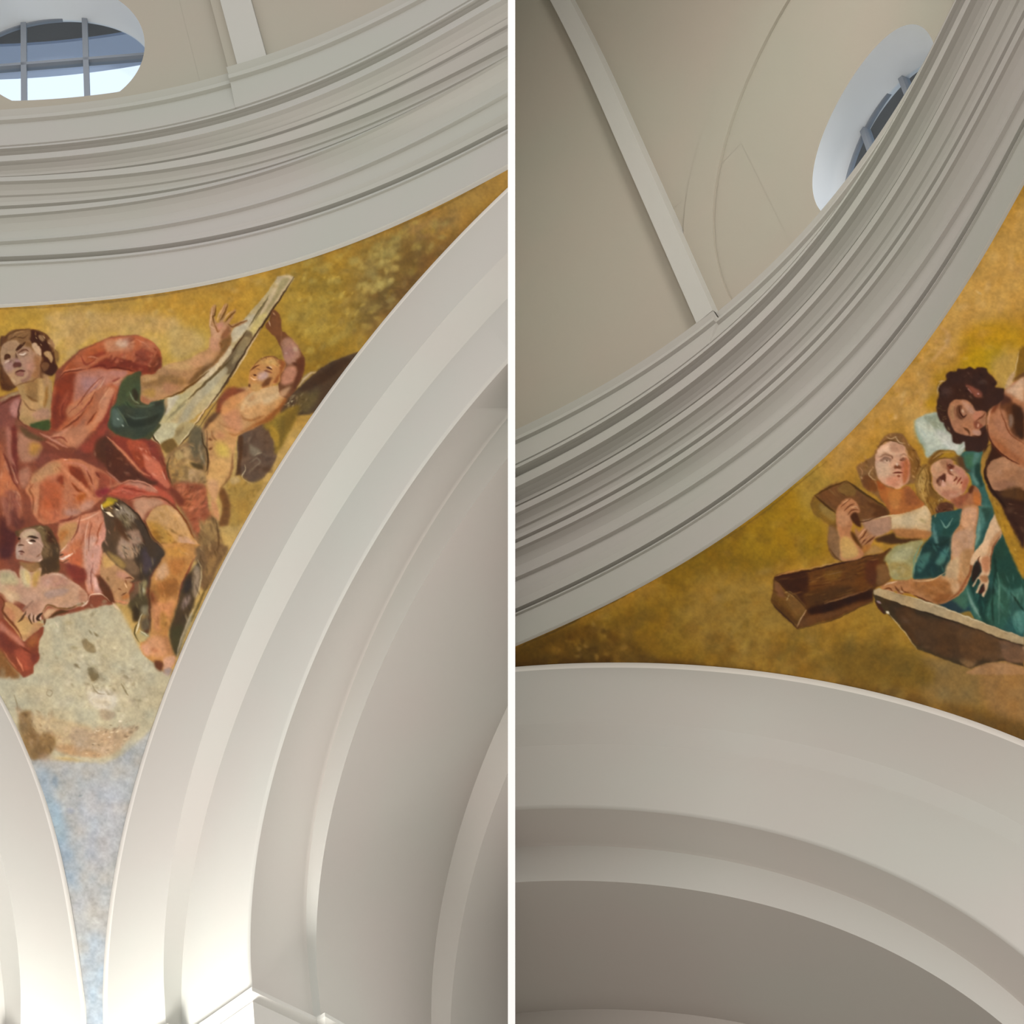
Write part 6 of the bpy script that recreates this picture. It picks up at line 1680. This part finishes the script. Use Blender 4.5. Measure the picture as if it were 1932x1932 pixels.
s d8ac90 12 .8 .7 1140,640 1200,650 1250,630
s 8a5438 14 .8 .8 1360,560 1410,530 1450,545
d 5c3018 .8 14 10 0 1405,580
o 1720 800 9.113
g painted_teal_figure
m 50 30 14 70 40 .75 8a5c20,b88c48,6c4414,a0742c,c8a060 110,830 290,640 330,1000 340,1180 540,1300 420,1600 280,1480 130,1200
f 7c5018 1.5 290,640 380,530 500,460 560,500 420,600 330,700
s c8a054 12 .8 .8 180,820 160,960 200,1100 190,1250
s d0a868 12 .8 .8 360,600 440,540 540,500
s 5c3c10 14 1 .8 300,720 310,900 330,1060 430,1200
s 6c4414 14 1 .7 240,1260 330,1400 380,1540
f b87c5c 1.2 600,620 680,620 720,680 640,720
f c89070 1.2 470,830 540,800 570,830 480,900
f 54281c 1 450,950 520,870 570,890 575,960 530,960 480,1030 450,1020
f 9c6850 1 460,1000 510,960 520,1000 490,1050
d e8c8b8 .8 14 18 30 540,975
s 5a2c1c 14 .8 .9 610,730 660,700 700,740
o 1700 660 8.328
g painted_dark_haired_figure
f b47a58 1.5 850,850 960,850 1010,960 1030,1040 960,1110 870,1080 840,960
f 6c4028 1.2 880,880 950,870 960,930 930,1000 960,1050 1020,1030 990,1080 920,1090 870,1020
s 3a1408 16 .8 .95 915,890 925,990 980,1050 1030,1030
d dcb494 .9 18 34 -15 968,965
s 8c5c40 12 1 .8 860,860 840,960 870,1060
# beam shading
o 1620 960 6.192
g painted_cross
f 56391f 3 860,1330 1180,1420 1240,1560 1180,1680 900,1640 760,1500
f 62411f 2.5 1240,1460 1500,1500 1640,1560 1600,1700 1380,1740 1260,1640
f 4a3018 2.5 420,1180 640,1180 760,1440 700,1600 560,1450
f 7a563a 3 1640,1540 1932,1640 1932,1800 1740,1760 1660,1660
m 60 60 24 20 30 .4 6c4c34,3a2816,7c5c40,544030 300,1100 900,1300 1932,1600 1900,1800 1300,1820 680,1600
# fourth pass
o 0 0 1
b
m 160 16 9 -30 50 .4 6c4c18,8a6a20,7a5414,946c28 990,1240 1200,1150 1400,1180 1560,1260 1500,1285 1150,1258
m 120 14 8 -40 50 .4 94701c,b08c3c,7c5c14,a47c34 1500,1180 1680,1180 1760,1270 1700,1320 1520,1270
f 7a5c1c 8 1600,1210 1720,1230 1760,1290 1640,1290 1560,1260
m 120 12 6 -45 50 .45 e0b87c,d09c58,c49044,b88430 1620,800 1760,650 1870,480 1932,380 1960,500 1860,640 1700,780
o 1720 800 9.113
g painted_teal_figure
s c49c58 14 1 .7 140,900 130,1040 190,1200 260,1400
s 6c4818 16 1 .8 100,1000 150,820 260,700
s 6c4818 14 1 .8 220,760 260,900 250,1100 330,1300
s bc8c3c 20 1 .8 400,540 520,490 680,480 760,530
m 30 60 30 40 60 .35 b87c5c,dca488,a86848,e0b090 400,740 700,640 940,860 900,1180 660,1300 420,1120
o 1620 960 6.192
m 40 60 22 75 20 .35 c09068,e0b088,a87850,d0a478 1210,40 1360,40 1320,660 1180,980 1040,800 1100,300
m 40 60 22 10 20 .4 945c30,c08858,84501f,b07848 460,870 1000,820 1100,1000 900,1080 560,980
o 1440 960 7.431
g painted_cross
m 80 60 12 -14 8 .5 7c5020,4c2c0c,946428,3c1c08,5c3410 200,960 1560,680 1560,1060 640,1400
m 30 40 14 45 20 .4 8c5c28,54300f,7c4c1c 150,1040 580,1400 470,1640 130,1300
s a07848 8 .8 .7 900,930 1100,880
s a07848 8 .8 .6 860,1330 1200,1230
# fifth pass: calmer child face, beam tone
o 1500 780 6.9
g painted_fair_child
f dcae8c 1.5 1080,520 1240,500 1310,520 1290,545 1180,530 1100,560
f d8a888 1.5 1330,520 1440,520 1450,548 1360,560
s 94664a 14 1.2 .7 1100,570 1170,528 1260,548
s 94664a 12 1.2 .7 1360,548 1410,530 1450,545
f 9a7058 1.2 1110,600 1180,560 1260,590 1235,615 1160,600 1115,625
f e4bc9c 1 1150,612 1215,605 1225,630 1165,632
d 4c2814 .8 12 10 0 1195,612
f 8c5840 1.2 1365,600 1400,575 1450,585 1440,610 1390,615
o 1620 960 6.192
g painted_cross
f 4e351e 4 700,1250 1180,1400 1300,1560 1200,1760 800,1640 600,1400
f 5e4024 4 1200,1400 1600,1520 1640,1700 1340,1780 1200,1680
m 90 70 26 22 20 .35 5c4128,3a2816,6e5034,48321e 300,1100 900,1300 1932,1600 1900,1800 1300,1820 680,1600
'''
pl = Paint(-90, 270, 1130, 1760, 'b08c48', 3); pl.run(ART_L); pl.finish(11, 1., .88)
build_fresco(HL, pl, 'curved triangular fresco of a seated red-robed figure with an eagle on a cloud', 1.16)
pr = Paint(900, 230, 1140, 1300, 'b88428', 5); pr.run(ART_R); pr.finish(31, 1., .95)
build_fresco(HR, pr, 'curved fresco of figures with a dark wooden cross, teal dress and golden background', 1.15)
